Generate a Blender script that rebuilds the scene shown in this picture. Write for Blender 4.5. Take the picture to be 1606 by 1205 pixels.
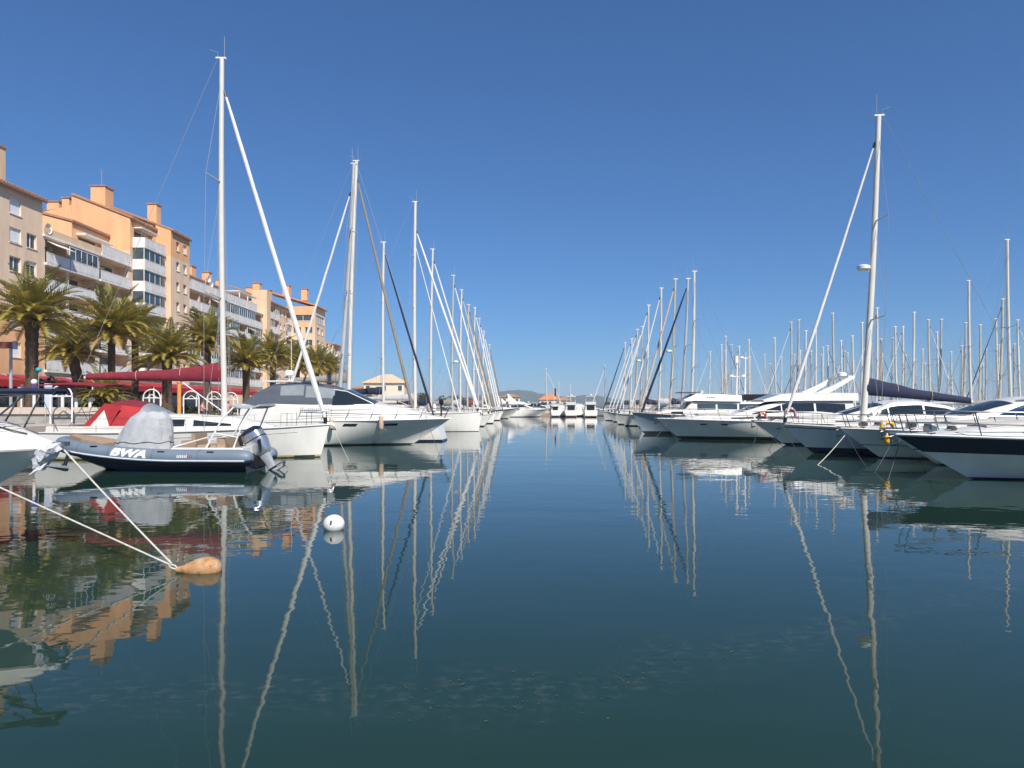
import bpy, bmesh, math, random
from math import sin, cos, pi, radians, sqrt
from mathutils import Vector, Matrix

# ------------------------------------------------------------------ camera, sky, sun, exposure
scene = bpy.context.scene
for o in list(bpy.data.objects):
    bpy.data.objects.remove(o)
COL = scene.collection
CAM_H, FPX, HZ, CXP = 2.4, 1100.0, 635.0, 803.0       # eye height, focal length and horizon in photograph pixels
cam_d = bpy.data.cameras.new('camera')
cam = bpy.data.objects.new('camera', cam_d)
COL.objects.link(cam)
cam.location = (0, 0, CAM_H)
cam.rotation_euler = (radians(90), 0, 0)
cam_d.sensor_width = 36.0
cam_d.lens = 36.0 * FPX / 1606.0
cam_d.shift_y = (HZ - 602.5) / 1606.0
cam_d.clip_start = 0.1
cam_d.clip_end = 20000
scene.camera = cam

SUN_EL, SUN_AZ = radians(46), radians(27)               # behind the camera, to the right
sun_dir = Vector((sin(SUN_AZ) * cos(SUN_EL), -cos(SUN_AZ) * cos(SUN_EL), sin(SUN_EL)))
world = bpy.data.worlds.new('World')
scene.world = world
world.use_nodes = True
wn = world.node_tree.nodes
sky = wn.new('ShaderNodeTexSky')
sky.sky_type = 'NISHITA'
sky.sun_disc = False
sky.sun_elevation = SUN_EL
sky.sun_rotation = pi - SUN_AZ
sky.altitude = 0
sky.air_density = 1.0
sky.dust_density = 0.0
sky.ozone_density = 8.0
wn['Background'].inputs['Strength'].default_value = 0.091
gam = wn.new('ShaderNodeGamma')                       # even tone of the whole sky: deep, clear spring blue
gam.inputs['Gamma'].default_value = 0.80
tint = wn.new('ShaderNodeMix')
tint.data_type = 'RGBA'
tint.blend_type = 'MULTIPLY'
tint.inputs['Factor'].default_value = 1.0
tint.inputs['B'].default_value = (0.58, 0.92, 1.29, 1)
world.node_tree.links.new(sky.outputs['Color'], gam.inputs['Color'])
world.node_tree.links.new(gam.outputs['Color'], tint.inputs['A'])
world.node_tree.links.new(tint.outputs['Result'], wn['Background'].inputs['Color'])
sun_d = bpy.data.lights.new('sun', 'SUN')
sun_d.energy = 4.8
sun_d.angle = radians(0.5)
sun_d.color = (1.0, 0.95, 0.87)
sun = bpy.data.objects.new('sun', sun_d)
COL.objects.link(sun)
sun.rotation_euler = sun_dir.to_track_quat('Z', 'Y').to_euler()
sun.location = (30, -30, 60)
vs = scene.view_settings
vs.view_transform = 'Standard'
vs.look = 'None'
vs.exposure = 0.32
vs.gamma = 1.0
scene.cycles.use_denoising = True
scene.cycles.max_bounces = 8
scene.cycles.caustics_reflective = True
scene.cycles.blur_glossy = 1.0
scene.cycles.sample_clamp_indirect = 4.0
scene.cycles.caustics_refractive = False
random.seed(7)


def P(px, py, Y):
    """photograph pixel at depth Y -> place in the harbour"""
    return Vector(((px - CXP) / FPX * Y, Y, CAM_H + (HZ - py) / FPX * Y))


def PX(px, Y):
    return (px - CXP) / FPX * Y


def PZ(py, Y):
    return CAM_H + (HZ - py) / FPX * Y


# ------------------------------------------------------------------ materials
MATS = {}


def mat(name, col, rough=0.5, metal=0.0, vary=0.08, scale=3.0, bump=0.0, bscale=40.0, spec=0.5, coat=0.0, trans=0.0, alpha=1.0, streak=0.0):
    if name in MATS:
        return MATS[name]
    m = bpy.data.materials.new(name)
    m.use_nodes = True
    nt = m.node_tree
    b = nt.nodes['Principled BSDF']
    b.inputs['Roughness'].default_value = rough
    b.inputs['Metallic'].default_value = metal
    b.inputs['Specular IOR Level'].default_value = spec
    b.inputs['Coat Weight'].default_value = coat
    b.inputs['Transmission Weight'].default_value = trans
    b.inputs['Alpha'].default_value = alpha
    tc = nt.nodes.new('ShaderNodeNewGeometry')
    ns = nt.nodes.new('ShaderNodeTexNoise')
    ns.inputs['Scale'].default_value = scale
    ns.inputs['Detail'].default_value = 6
    mp = nt.nodes.new('ShaderNodeMapping')
    if streak:
        mp.inputs['Scale'].default_value = (1, 1, streak)
    nt.links.new(tc.outputs['Position'], mp.inputs['Vector'])
    nt.links.new(mp.outputs['Vector'], ns.inputs['Vector'])
    rmp = nt.nodes.new('ShaderNodeValToRGB')
    c = list(col)
    rmp.color_ramp.elements[0].position = 0.3
    rmp.color_ramp.elements[1].position = 0.7
    rmp.color_ramp.elements[0].color = [max(0, x * (1 - vary)) for x in c] + [1]
    rmp.color_ramp.elements[1].color = [min(1, x * (1 + vary)) for x in c] + [1]
    nt.links.new(ns.outputs['Fac'], rmp.inputs['Fac'])
    nt.links.new(rmp.outputs['Color'], b.inputs['Base Color'])
    if bump:
        n2 = nt.nodes.new('ShaderNodeTexNoise')
        n2.inputs['Scale'].default_value = bscale
        n2.inputs['Detail'].default_value = 3
        nt.links.new(tc.outputs['Position'], n2.inputs['Vector'])
        bp = nt.nodes.new('ShaderNodeBump')
        bp.inputs['Strength'].default_value = 1.0
        bp.inputs['Distance'].default_value = bump
        nt.links.new(n2.outputs['Fac'], bp.inputs['Height'])
        nt.links.new(bp.outputs['Normal'], b.inputs['Normal'])
    MATS[name] = m
    return m


M_WHITE = mat('gelcoat_white', (0.85, 0.82, 0.755), 0.22, vary=0.06, scale=2.2, streak=.35, coat=0.3)
M_CREAM = mat('gelcoat_cream', (0.78, 0.75, 0.67), 0.25, vary=0.03, scale=1.2, coat=0.3)
M_GREYH = mat('hull_pale_grey', (0.78, 0.755, 0.69), 0.25, vary=0.07, scale=2.2, streak=.35, coat=0.3)
M_BLUEH = mat('hull_blue_grey', (0.30, 0.37, 0.43), 0.25, vary=0.03, coat=0.3)
M_NAVYH = mat('hull_navy', (0.014, 0.018, 0.050), 0.15, vary=0.05, coat=0.6)
M_ANTI = mat('antifouling_black', (0.014, 0.017, 0.024), 0.6, vary=0.3)
M_ANTIG = mat('antifouling_green', (0.016, 0.045, 0.040), 0.6, vary=0.3)
M_BOOT = mat('boot_stripe_blue', (0.02, 0.035, 0.09), 0.3)
M_SCUM = mat('waterline_scum', (0.50, 0.42, 0.22), 0.7, vary=0.25, scale=6)
M_DECK = mat('deck_white', (0.62, 0.59, 0.53), 0.5, vary=0.08, scale=3)
M_SUPER = mat('gelcoat_deck_moulding', (0.68, 0.655, 0.60), 0.3, vary=0.06, scale=2.0, coat=0.2)
M_TEAK = mat('teak', (0.42, 0.28, 0.17), 0.6, vary=0.2, scale=8)
M_GLASS = mat('tinted_glass', (0.018, 0.024, 0.03), 0.05, vary=0.1, spec=0.6)
M_CLEAR = mat('clear_vinyl', (0.26, 0.28, 0.29), 0.10, vary=0.10, scale=2, spec=0.6)
M_GSKY = mat('house_glass', (0.06, 0.08, 0.09), 0.06, vary=0.4, scale=0.7, spec=0.7)
M_STEEL = mat('stainless', (0.36, 0.36, 0.36), 0.28, metal=1.0, vary=0.05)
M_ALU = mat('mast_white', (0.68, 0.64, 0.57), 0.35, vary=0.04, scale=2)
M_ALUG = mat('mast_grey', (0.46, 0.46, 0.45), 0.38, vary=0.06, scale=2)
M_ALUB = mat('mast_beige', (0.55, 0.50, 0.40), 0.4, vary=0.06, scale=2)
M_BLACK = mat('black_plastic', (0.012, 0.012, 0.014), 0.4)
M_WIRE = mat('rigging_wire', (0.42, 0.42, 0.43), 0.4, metal=0.3)
M_MAROON = mat('canvas_maroon', (0.20, 0.014, 0.028), 0.8, vary=0.18, scale=4, bump=0.01, bscale=9)
M_RED = mat('canvas_red', (0.40, 0.025, 0.03), 0.8, vary=0.12, scale=4)
M_NAVYC = mat('canvas_navy', (0.009, 0.014, 0.045), 0.8, vary=0.18, scale=4, bump=0.01, bscale=9)
M_SLATE = mat('canvas_slate', (0.075, 0.09, 0.115), 0.8, vary=0.12, scale=3, bump=0.008, bscale=7)
M_GREYC = mat('canvas_grey', (0.42, 0.43, 0.44), 0.75, vary=0.1, scale=4, bump=0.02, bscale=5)
M_TAUPE = mat('canvas_taupe', (0.27, 0.245, 0.21), 0.8, vary=0.14, scale=4, bump=0.008, bscale=9)
M_SAILW = mat('furled_sail_white', (0.74, 0.72, 0.68), 0.7, vary=0.08, scale=6)
M_SAILB = mat('furled_sail_brown', (0.26, 0.22, 0.17), 0.8, vary=0.2, scale=6)
M_SAILC = mat('furled_sail_beige', (0.56, 0.47, 0.36), 0.8, vary=0.12, scale=6)
M_SAILN = mat('furled_sail_navy', (0.010, 0.016, 0.045), 0.8, vary=0.2, scale=6)
M_TUBE = mat('inflatable_grey', (0.155, 0.195, 0.245), 0.5, vary=0.05, scale=2)
M_PAD = mat('tan_pad', (0.36, 0.25, 0.165), 0.7, vary=0.12, scale=6)
M_FENDER = mat('fender_beige', (0.58, 0.42, 0.30), 0.55, vary=0.12, scale=6)
M_SILVER = mat('outboard_silver', (0.52, 0.54, 0.58), 0.25, metal=0.75, vary=0.05)
M_ORANGE = mat('lifebuoy_orange', (0.70, 0.16, 0.05), 0.6)
M_PINK = mat('lifebuoy_faded', (0.50, 0.20, 0.19), 0.6)
M_YELLOW = mat('lifebuoy_yellow', (0.80, 0.42, 0.02), 0.6)
M_ROPE = mat('rope_white', (0.55, 0.52, 0.46), 0.9, vary=0.2, scale=30)
M_ROPED = mat('rope_dark', (0.08, 0.08, 0.085), 0.9)
M_ROPET = mat('rope_teal', (0.10, 0.32, 0.34), 0.9)
M_BUOYW = mat('buoy_white', (0.74, 0.73, 0.70), 0.5, vary=0.12, scale=9)
M_BAG = mat('plastic_bag', (0.66, 0.66, 0.70), 0.3, vary=0.1, scale=12, bump=0.03, bscale=14)
M_PURPLE = mat('purple_window', (0.20, 0.15, 0.30), 0.2, vary=0.15)
M_TEALP = mat('teal_paint', (0.03, 0.33, 0.36), 0.4)
M_BLUEP = mat('blue_paint', (0.03, 0.07, 0.35), 0.4)
M_WPAINT = mat('white_paint', (0.78, 0.77, 0.75), 0.4, vary=0.05)
M_GPAINT = mat('grey_paint', (0.35, 0.37, 0.39), 0.4, vary=0.08)
M_BRPAINT = mat('brown_board', (0.16, 0.05, 0.035), 0.5, vary=0.1)
M_SUNPAD = mat('sun_pad_grey', (0.50, 0.47, 0.42), 0.8, vary=0.06)
M_ORPOST = mat('orange_post', (0.72, 0.30, 0.07), 0.5)

M_BEIGE = mat('stucco_beige', (0.76, 0.56, 0.40), 0.9, vary=0.10, scale=1.1, streak=.22, bump=0.012, bscale=18)
M_PEACH = mat('stucco_peach', (0.72, 0.51, 0.33), 0.9, vary=0.09, scale=1.1, streak=.22, bump=0.012, bscale=18)
M_ORNG = mat('stucco_orange', (0.80, 0.43, 0.22), 0.9, vary=0.10, scale=1.1, streak=.22, bump=0.012, bscale=18)
M_INNER = mat('loggia_plaster', (0.72, 0.62, 0.54), 0.9, vary=0.08, scale=1)
M_RAILW = mat('balcony_white', (0.74, 0.71, 0.67), 0.6, vary=0.12, scale=2.5, streak=.3)
M_SHUT = mat('roller_shutter', (0.76, 0.77, 0.80), 0.5, vary=0.04)
M_TILE = mat('roof_tile', (0.40, 0.20, 0.11), 0.85, vary=0.3, scale=5, bump=0.05, bscale=6)
M_TILEO = mat('roof_tile_orange', (0.58, 0.22, 0.08), 0.85, vary=0.25, scale=4, bump=0.05, bscale=6)
M_TILEC = mat('roof_tile_pale', (0.62, 0.46, 0.31), 0.85, vary=0.2, scale=4, bump=0.05, bscale=6)
M_EAVE = mat('eave_brown', (0.13, 0.085, 0.06), 0.8)
M_CREAMW = mat('stucco_cream', (0.70, 0.62, 0.50), 0.9, vary=0.06)
M_PAVE = mat('paving', (0.40, 0.36, 0.31), 0.9, vary=0.14, scale=2)
M_CONC = mat('concrete', (0.33, 0.31, 0.28), 0.9, vary=0.18, scale=2, bump=0.01)
M_COPE = mat('coping_stone', (0.56, 0.46, 0.38), 0.9, vary=0.08, scale=4)
M_SOIL = mat('soil', (0.09, 0.055, 0.035), 0.95, vary=0.3, scale=5)
M_WOOD = mat('pontoon_wood', (0.34, 0.25, 0.18), 0.85, vary=0.2, scale=4)
M_AWRED = mat('awning_red', (0.36, 0.018, 0.024), 0.8, vary=0.08)
M_TRUNK = mat('palm_bark', (0.10, 0.065, 0.043), 0.95, vary=0.45, scale=9, bump=0.06, bscale=9)
M_LEAF = [mat('frond_green', (0.23, 0.22, 0.044), 0.45, vary=0.3, scale=2),
          mat('frond_olive', (0.40, 0.32, 0.070), 0.45, vary=0.3, scale=2),
          mat('frond_straw', (0.46, 0.32, 0.10), 0.6, vary=0.3, scale=2)]
for m_ in M_LEAF:                                   # thin leaves let light through
    nt_ = m_.node_tree
    tr_ = nt_.nodes.new('ShaderNodeBsdfTranslucent')
    mx_ = nt_.nodes.new('ShaderNodeMixShader')
    mx_.inputs[0].default_value = 0.35
    src_ = nt_.nodes['Principled BSDF'].inputs['Base Color'].links[0].from_socket
    nt_.links.new(src_, tr_.inputs['Color'])
    nt_.links.new(nt_.nodes['Principled BSDF'].outputs[0], mx_.inputs[1])
    nt_.links.new(tr_.outputs[0], mx_.inputs[2])
    nt_.links.new(mx_.outputs[0], nt_.nodes['Material Output'].inputs['Surface'])
M_BUSH = mat('bush_leaf', (0.055, 0.085, 0.020), 0.6, vary=0.4, scale=2)
M_BUSHD = mat('bush_leaf_dark', (0.040, 0.055, 0.018), 0.6, vary=0.4, scale=2)
M_HILL = mat('hill_forest', (0.045, 0.065, 0.050), 0.95, vary=0.25, scale=0.01)
M_STONE = mat('breakwater_stone', (0.52, 0.42, 0.29), 0.9, vary=0.2, scale=0.6, bump=0.1, bscale=2)
M_SKIN = mat('skin', (0.55, 0.32, 0.22), 0.6)
M_SHIRT = mat('shirt_blue', (0.30, 0.42, 0.62), 0.8)
M_SHIRTP = mat('shirt_pink', (0.62, 0.25, 0.27), 0.8)
M_HAIR = mat('hair_brown', (0.12, 0.05, 0.025), 0.7)
M_TROUS = mat('trousers_dark', (0.03, 0.035, 0.05), 0.8)


def water_material():
    m = bpy.data.materials.new('harbour_water')
    m.use_nodes = True
    nt = m.node_tree
    b = nt.nodes['Principled BSDF']
    b.inputs['Roughness'].default_value = 0.015
    b.inputs['IOR'].default_value = 1.333
    geo = nt.nodes.new('ShaderNodeNewGeometry')
    # colour of the water body, a faint drifting film of scum
    mp = nt.nodes.new('ShaderNodeMapping')
    mp.inputs['Rotation'].default_value = (0, 0, radians(-14))
    mp.inputs['Scale'].default_value = (0.35, 1.3, 1)
    nt.links.new(geo.outputs['Position'], mp.inputs['Vector'])
    n1 = nt.nodes.new('ShaderNodeTexNoise')
    n1.inputs['Scale'].default_value = 0.8
    n1.inputs['Detail'].default_value = 8
    n1.inputs['Roughness'].default_value = 0.65
    nt.links.new(mp.outputs['Vector'], n1.inputs['Vector'])
    rp = nt.nodes.new('ShaderNodeValToRGB')
    rp.color_ramp.elements[0].position = 0.35
    rp.color_ramp.elements[0].color = (0.0125, 0.036, 0.024, 1)
    rp.color_ramp.elements[1].position = 0.75
    rp.color_ramp.elements[1].color = (0.0165, 0.039, 0.029, 1)
    nt.links.new(n1.outputs['Fac'], rp.inputs['Fac'])

    def math(op, a, c=None, clamp=False):
        n = nt.nodes.new('ShaderNodeMath')
        n.operation = op
        n.use_clamp = clamp
        for i, q in enumerate((a, c)):
            if q is None:
                continue
            if isinstance(q, (int, float)):
                n.inputs[i].default_value = q
            else:
                nt.links.new(q, n.inputs[i])
        return n.outputs[0]
    # a drifting belt of fine scum lying across the near water
    sep = nt.nodes.new('ShaderNodeSeparateXYZ')
    nt.links.new(geo.outputs['Position'], sep.inputs[0])
    line = math('ADD', math('MULTIPLY', math('MAXIMUM', math('SUBTRACT', sep.outputs['X'], 0.2), 0.0), 0.55), 5.8)
    wob = nt.nodes.new('ShaderNodeTexNoise')
    wob.inputs['Scale'].default_value = 0.9
    nt.links.new(geo.outputs['Position'], wob.inputs['Vector'])
    off = math('ADD', math('SUBTRACT', sep.outputs['Y'], line), math('MULTIPLY', math('SUBTRACT', wob.outputs['Fac'], 0.5), 1.6))
    belt = math('SUBTRACT', 1.0, math('MULTIPLY', math('ABSOLUTE', off), 1.5), True)
    n3 = nt.nodes.new('ShaderNodeTexNoise')
    n3.inputs['Scale'].default_value = 11.0
    n3.inputs['Detail'].default_value = 9
    n3.inputs['Roughness'].default_value = 0.72
    mq = nt.nodes.new('ShaderNodeMapping')
    mq.inputs['Scale'].default_value = (0.55, 1.0, 1)
    nt.links.new(geo.outputs['Position'], mq.inputs['Vector'])
    nt.links.new(mq.outputs['Vector'], n3.inputs['Vector'])
    spots = math('MULTIPLY', math('SUBTRACT', n3.outputs['Fac'], 0.50, True), 6.0, True)
    film = math('MULTIPLY', math('MULTIPLY', belt, spots), 0.75)
    mixc = nt.nodes.new('ShaderNodeMix')
    mixc.data_type = 'RGBA'
    nt.links.new(film, mixc.inputs['Factor'])
    nt.links.new(rp.outputs['Color'], mixc.inputs['A'])
    mixc.inputs['B'].default_value = (0.062, 0.078, 0.060, 1)
    nt.links.new(mixc.outputs['Result'], b.inputs['Base Color'])
    # ripples

    def noise(sx, sy, sc, det, rot=0.0):
        q = nt.nodes.new('ShaderNodeMapping')
        q.inputs['Scale'].default_value = (sx, sy, 1)
        q.inputs['Rotation'].default_value = (0, 0, rot)
        nt.links.new(geo.outputs['Position'], q.inputs['Vector'])
        n = nt.nodes.new('ShaderNodeTexNoise')
        n.inputs['Scale'].default_value = sc
        n.inputs['Detail'].default_value = det
        n.inputs['Roughness'].default_value = 0.45
        nt.links.new(q.outputs['Vector'], n.inputs['Vector'])
        return n.outputs['Fac']
    a = noise(0.7, 1.0, 0.55, 1.0, 0.3)
    c = noise(0.6, 1.0, 2.6, 1.5, -0.2)
    mul = nt.nodes.new('ShaderNodeMath')
    mul.operation = 'MULTIPLY_ADD'
    nt.links.new(c, mul.inputs[0])
    mul.inputs[1].default_value = 0.36
    fine = noise(0.7, 1.0, 8.0, 1.0, 0.1)
    nt.links.new(math('ADD', a, math('MULTIPLY', fine, 0.05)), mul.inputs[2])
    bp = nt.nodes.new('ShaderNodeBump')
    bp.inputs['Strength'].default_value = 1.0
    bp.inputs['Distance'].default_value = 0.011
    nt.links.new(mul.outputs[0], bp.inputs['Height'])
    # calm lanes and faintly ruffled patches
    pat = noise(0.25, 1.0, 0.09, 3.0, 0.25)
    nt.links.new(math('ADD', math('MULTIPLY', math('SUBTRACT', pat, 0.42, True), 5.0), 0.5), bp.inputs['Strength'])
    nt.links.new(bp.outputs['Normal'], b.inputs['Normal'])
    return m


# ------------------------------------------------------------------ mesh helpers
class MB:
    """collects geometry for ONE mesh object"""

    def __init__(self):
        self.v, self.f, self.m = [], [], []

    def add(self, verts, faces, mi=0):
        o = len(self.v)
        self.v += [tuple(p) for p in verts]
        self.f += [tuple(i + o for i in f) for f in faces]
        self.m += [mi] * len(faces)
        return self

    def box(self, x0, x1, y0, y1, z0, z1, mi=0):
        v = [(x0, y0, z0), (x1, y0, z0), (x1, y1, z0), (x0, y1, z0), (x0, y0, z1), (x1, y0, z1), (x1, y1, z1), (x0, y1, z1)]
        return self.add(v, [(0, 3, 2, 1), (4, 5, 6, 7), (0, 1, 5, 4), (1, 2, 6, 5), (2, 3, 7, 6), (3, 0, 4, 7)], mi)

    def loft(self, rings, close=True, caps=True, mi=0, mfn=None):
        n = len(rings[0])
        o = len(self.v)
        for r in rings:
            self.v += [tuple(p) for p in r]
        k = n if close else n - 1
        for i in range(len(rings) - 1):
            for j in range(k):
                a = o + i * n + j
                b = o + i * n + (j + 1) % n
                self.f.append((a, b, b + n, a + n))
                self.m.append(mfn(i, j) if mfn else mi)
        if caps:
            self.f.append(tuple(o + j for j in range(n))[::-1])
            self.m.append(mi)
            self.f.append(tuple(o + (len(rings) - 1) * n + j for j in range(n)))
            self.m.append(mi)
        return self

    def tube(self, pts, r, seg=6, mi=0, ends=True):
        pts = [Vector(p) for p in pts]
        n = len(pts)
        rr = r if isinstance(r, (list, tuple)) else [r] * n
        T = []
        for i in range(n):
            d = (pts[min(i + 1, n - 1)] - pts[max(i - 1, 0)])
            if d.length < 1e-9:
                d = Vector((0, 0, 1))
            T.append(d.normalized())
        up = Vector((0, 0, 1)) if abs(T[0].z) < 0.9 else Vector((1, 0, 0))
        u = T[0].cross(up).normalized()
        rings = []
        for i in range(n):
            u = (u - T[i] * u.dot(T[i]))
            if u.length < 1e-6:
                u = T[i].orthogonal()
            u.normalize()
            w = T[i].cross(u)
            rings.append([pts[i] + (u * cos(2 * pi * k / seg) + w * sin(2 * pi * k / seg)) * rr[i] for k in range(seg)])
        return self.loft(rings, True, ends, mi)

    def ball(self, c, rx, ry=None, rz=None, seg=12, rows=8, mi=0):
        ry = rx if ry is None else ry
        rz = rx if rz is None else rz
        rings = []
        for i in range(rows + 1):
            a = -pi / 2 + pi * i / rows
            ca = max(cos(a), 0.02)
            rings.append([(c[0] + rx * ca * cos(2 * pi * k / seg), c[1] + ry * ca * sin(2 * pi * k / seg), c[2] + rz * sin(a)) for k in range(seg)])
        return self.loft(rings, True, True, mi)

    def poly_extrude(self, pts, fn, d0, d1, mi=0):
        """pts: 2-D outline; fn(u, v, d) -> 3-D"""
        n = len(pts)
        v = [fn(p[0], p[1], d0) for p in pts] + [fn(p[0], p[1], d1) for p in pts]
        f = [tuple(range(n))[::-1], tuple(range(n, 2 * n))]
        f += [(i, (i + 1) % n, n + (i + 1) % n, n + i) for i in range(n)]
        return self.add(v, f, mi)

    def build(self, name, mats, parent=None, smooth=True, angle=38, loc=None):
        me = bpy.data.meshes.new(name)
        me.from_pydata(self.v, [], self.f)
        if not isinstance(mats, (list, tuple)):
            mats = [mats]
        for x in mats:
            me.materials.append(x)
        if len(mats) > 1:
            me.polygons.foreach_set('material_index', self.m)
        if smooth:
            me.polygons.foreach_set('use_smooth', [True] * len(me.polygons))
            me.set_sharp_from_angle(angle=radians(angle))
        me.update()
        o = bpy.data.objects.new(name, me)
        COL.objects.link(o)
        if parent is not None:
            o.parent = parent
        if loc is not None:
            o.location = loc
        return o


def tag(o, label, cat, group=None, kind=None):
    if label:
        o['label'] = label
    if cat:
        o['category'] = cat
    if group:
        o['group'] = group
    if kind:
        o['kind'] = kind
    return o


def thing(name, label, cat, loc=(0, 0, 0), rz=0.0, group=None):
    o = bpy.data.objects.new(name, None)
    COL.objects.link(o)
    o.empty_display_size = 0.3
    o.location = loc
    o.rotation_euler = (0, 0, rz)
    return tag(o, label, cat, group)


def child(src, parent, name=None):
    c = src.copy()
    COL.objects.link(c)
    c.parent = parent
    if name:
        c.name = name
    return c


def copy_tree(o, parent=None):
    kids = list(o.children)
    c = o.copy()
    COL.objects.link(c)
    c.parent = parent
    for k in kids:
        copy_tree(k, c)
    return c


def lerp(a, b, t):
    return a + (b - a) * t


def interp(xs, ys, x):
    if x <= xs[0]:
        return ys[0]
    for i in range(len(xs) - 1):
        if x <= xs[i + 1]:
            return lerp(ys[i], ys[i + 1], (x - xs[i]) / (xs[i + 1] - xs[i]))
    return ys[-1]


# ------------------------------------------------------------------ water, quay, far shore
w = MB().add([(-9000, -300, 0), (9000, -300, 0), (9000, 12000, 0), (-9000, 12000, 0)], [(0, 1, 2, 3)])
water = w.build('water', water_material(), smooth=False)
tag(water, 'calm dark teal harbour water mirroring boats and masts', None, kind='structure')

QX, QZ = -23.5, 1.3
q = MB()
q.box(-140, QX, 22, 420, -2, QZ)
quay = q.build('quay', M_PAVE, smooth=False)
tag(quay, 'paved promenade quay below the apartment buildings', None, kind='structure')
q = MB()
q.box(QX - 0.5, QX + 0.12, 21.9, 420.1, 0.9, QZ + 0.05)
tag(q.build('quay_edge', M_COPE, smooth=False), 'pale stone kerb along the quay edge', None, kind='structure')

# planter with its coping round the palms
pl = thing('planter_wall', 'low tan planter wall with grey base under the big palm', 'planter', (-28.6, 42, QZ))
MB().box(-4.6, 4.4, -0.9, 2.6, 0, 0.55).build('base', M_CONC, pl, smooth=False)
for k in range(6):
    MB().box(-4.7 + k * 1.525, -4.7 + k * 1.525 + 1.505, -1.02, -0.66, 0.554, 0.95).build('coping_stone', M_COPE, pl, smooth=False)
MB().box(-4.55, 4.35, -0.655, 2.55, 0.554, 0.86).build('soil_bed', M_SOIL, pl, smooth=False)

# hills
h = MB()
rng = random.Random(3)
ridge = [(660, 632), (700, 628), (740, 622), (775, 616), (795, 613), (812, 611.5), (830, 613), (850, 618), (872, 621), (890, 622), (915, 620), (925, 619), (940, 621), (960, 625), (985, 628), (1020, 630), (1070, 631), (1130, 632), (1200, 633), (1300, 633.4)]
for dep, sc in ((2600, 1.0),):
    pts = []
    for i in range(len(ridge) - 1):
        for k in range(6):
            t = k / 6
            pts.append((lerp(ridge[i][0], ridge[i + 1][0], t), lerp(ridge[i][1], ridge[i + 1][1], t) + rng.uniform(-.35, .35)))
    rings = []
    for d, f in ((-260, 0.0), (-160, .45), (-60, .85), (0, 1.0), (120, .8), (300, .0)):
        rings.append([Vector((PX(p[0], dep), dep + d, max(-3, (CAM_H + (HZ - p[1]) / FPX * dep) * f - (3 if f == 0 else 0)) + rng.uniform(-1, 1) * f)) for p in pts])
    h.loft(rings, close=False, caps=False)
tag(h.build('hills', M_HILL, angle=80), 'low wooded hills on the horizon across the bay', None, kind='structure')
# ------------------------------------------------------------------ apartment buildings
XF = -47.0
LV = [5.9, 8.6, 11.3, 14.0, 16.7, 19.4, 22.1, 24.8]


def TX(xf):                      # wall that looks across the water (+X); u runs along Y
    return lambda u, z, d: (xf + d, u, z)


def TY(yf):                      # wall that looks at the camera (-Y); u runs along X
    return lambda u, z, d: (u, yf - d, z)


def wall(b, T, u0, u1, z0, z1, holes, m, name='wall', top=None, thick=0.3):
    """flat wall with real openings; holes: (u0,u1,z0,z1,depth,closed)"""
    mb = MB()
    us = sorted({u0, u1} | {h[0] for h in holes} | {h[1] for h in holes})
    zs = sorted({z0, z1} | {h[2] for h in holes} | {h[3] for h in holes})
    for i in range(len(us) - 1):
        for j in range(len(zs) - 1):
            cu, cz = (us[i] + us[i + 1]) / 2, (zs[j] + zs[j + 1]) / 2
            if any(h[0] < cu < h[1] and h[2] < cz < h[3] for h in holes):
                continue
            mb.add([T(us[i], zs[j], 0), T(us[i + 1], zs[j], 0), T(us[i + 1], zs[j + 1], 0), T(us[i], zs[j + 1], 0)], [(0, 1, 2, 3)])
    for a, c, e, g, dep, *cl in holes:
        q = [(a, e), (c, e), (c, g), (a, g)]
        for k in range(4):
            p, r = q[k], q[(k + 1) % 4]
            mb.add([T(p[0], p[1], 0), T(r[0], r[1], 0), T(r[0], r[1], -dep), T(p[0], p[1], -dep)], [(0, 1, 2, 3)])
        if dep > 0.5:
            mb.add([T(a, e, -dep), T(c, e, -dep), T(c, g, -dep), T(a, g, -dep)], [(0, 1, 2, 3)], 1)
        else:
            mb.add([T(a, e, -dep), T(c, e, -dep), T(c, g, -dep), T(a, g, -dep)], [(0, 1, 2, 3)], 2)
    if top:                      # gable outline above z1: list of (u,z)
        pts = [(u0, z1)] + top + [(u1, z1)]
        mb.add([T(p[0], p[1], 0) for p in pts], [tuple(range(len(pts)))])
    return mb.build(name, [m, M_INNER, M_GSKY], b, smooth=False)


def tbox(mb, T, u0, u1, z0, z1, d0, d1, mi=0):
    v = [T(u, z, d) for d in (d0, d1) for z in (z0, z1) for u in (u0, u1)]
    return mb.add(v, [(0, 1, 3, 2), (4, 6, 7, 5), (0, 4, 5, 1), (2, 3, 7, 6), (0, 2, 6, 4), (1, 5, 7, 3)], mi)


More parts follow.
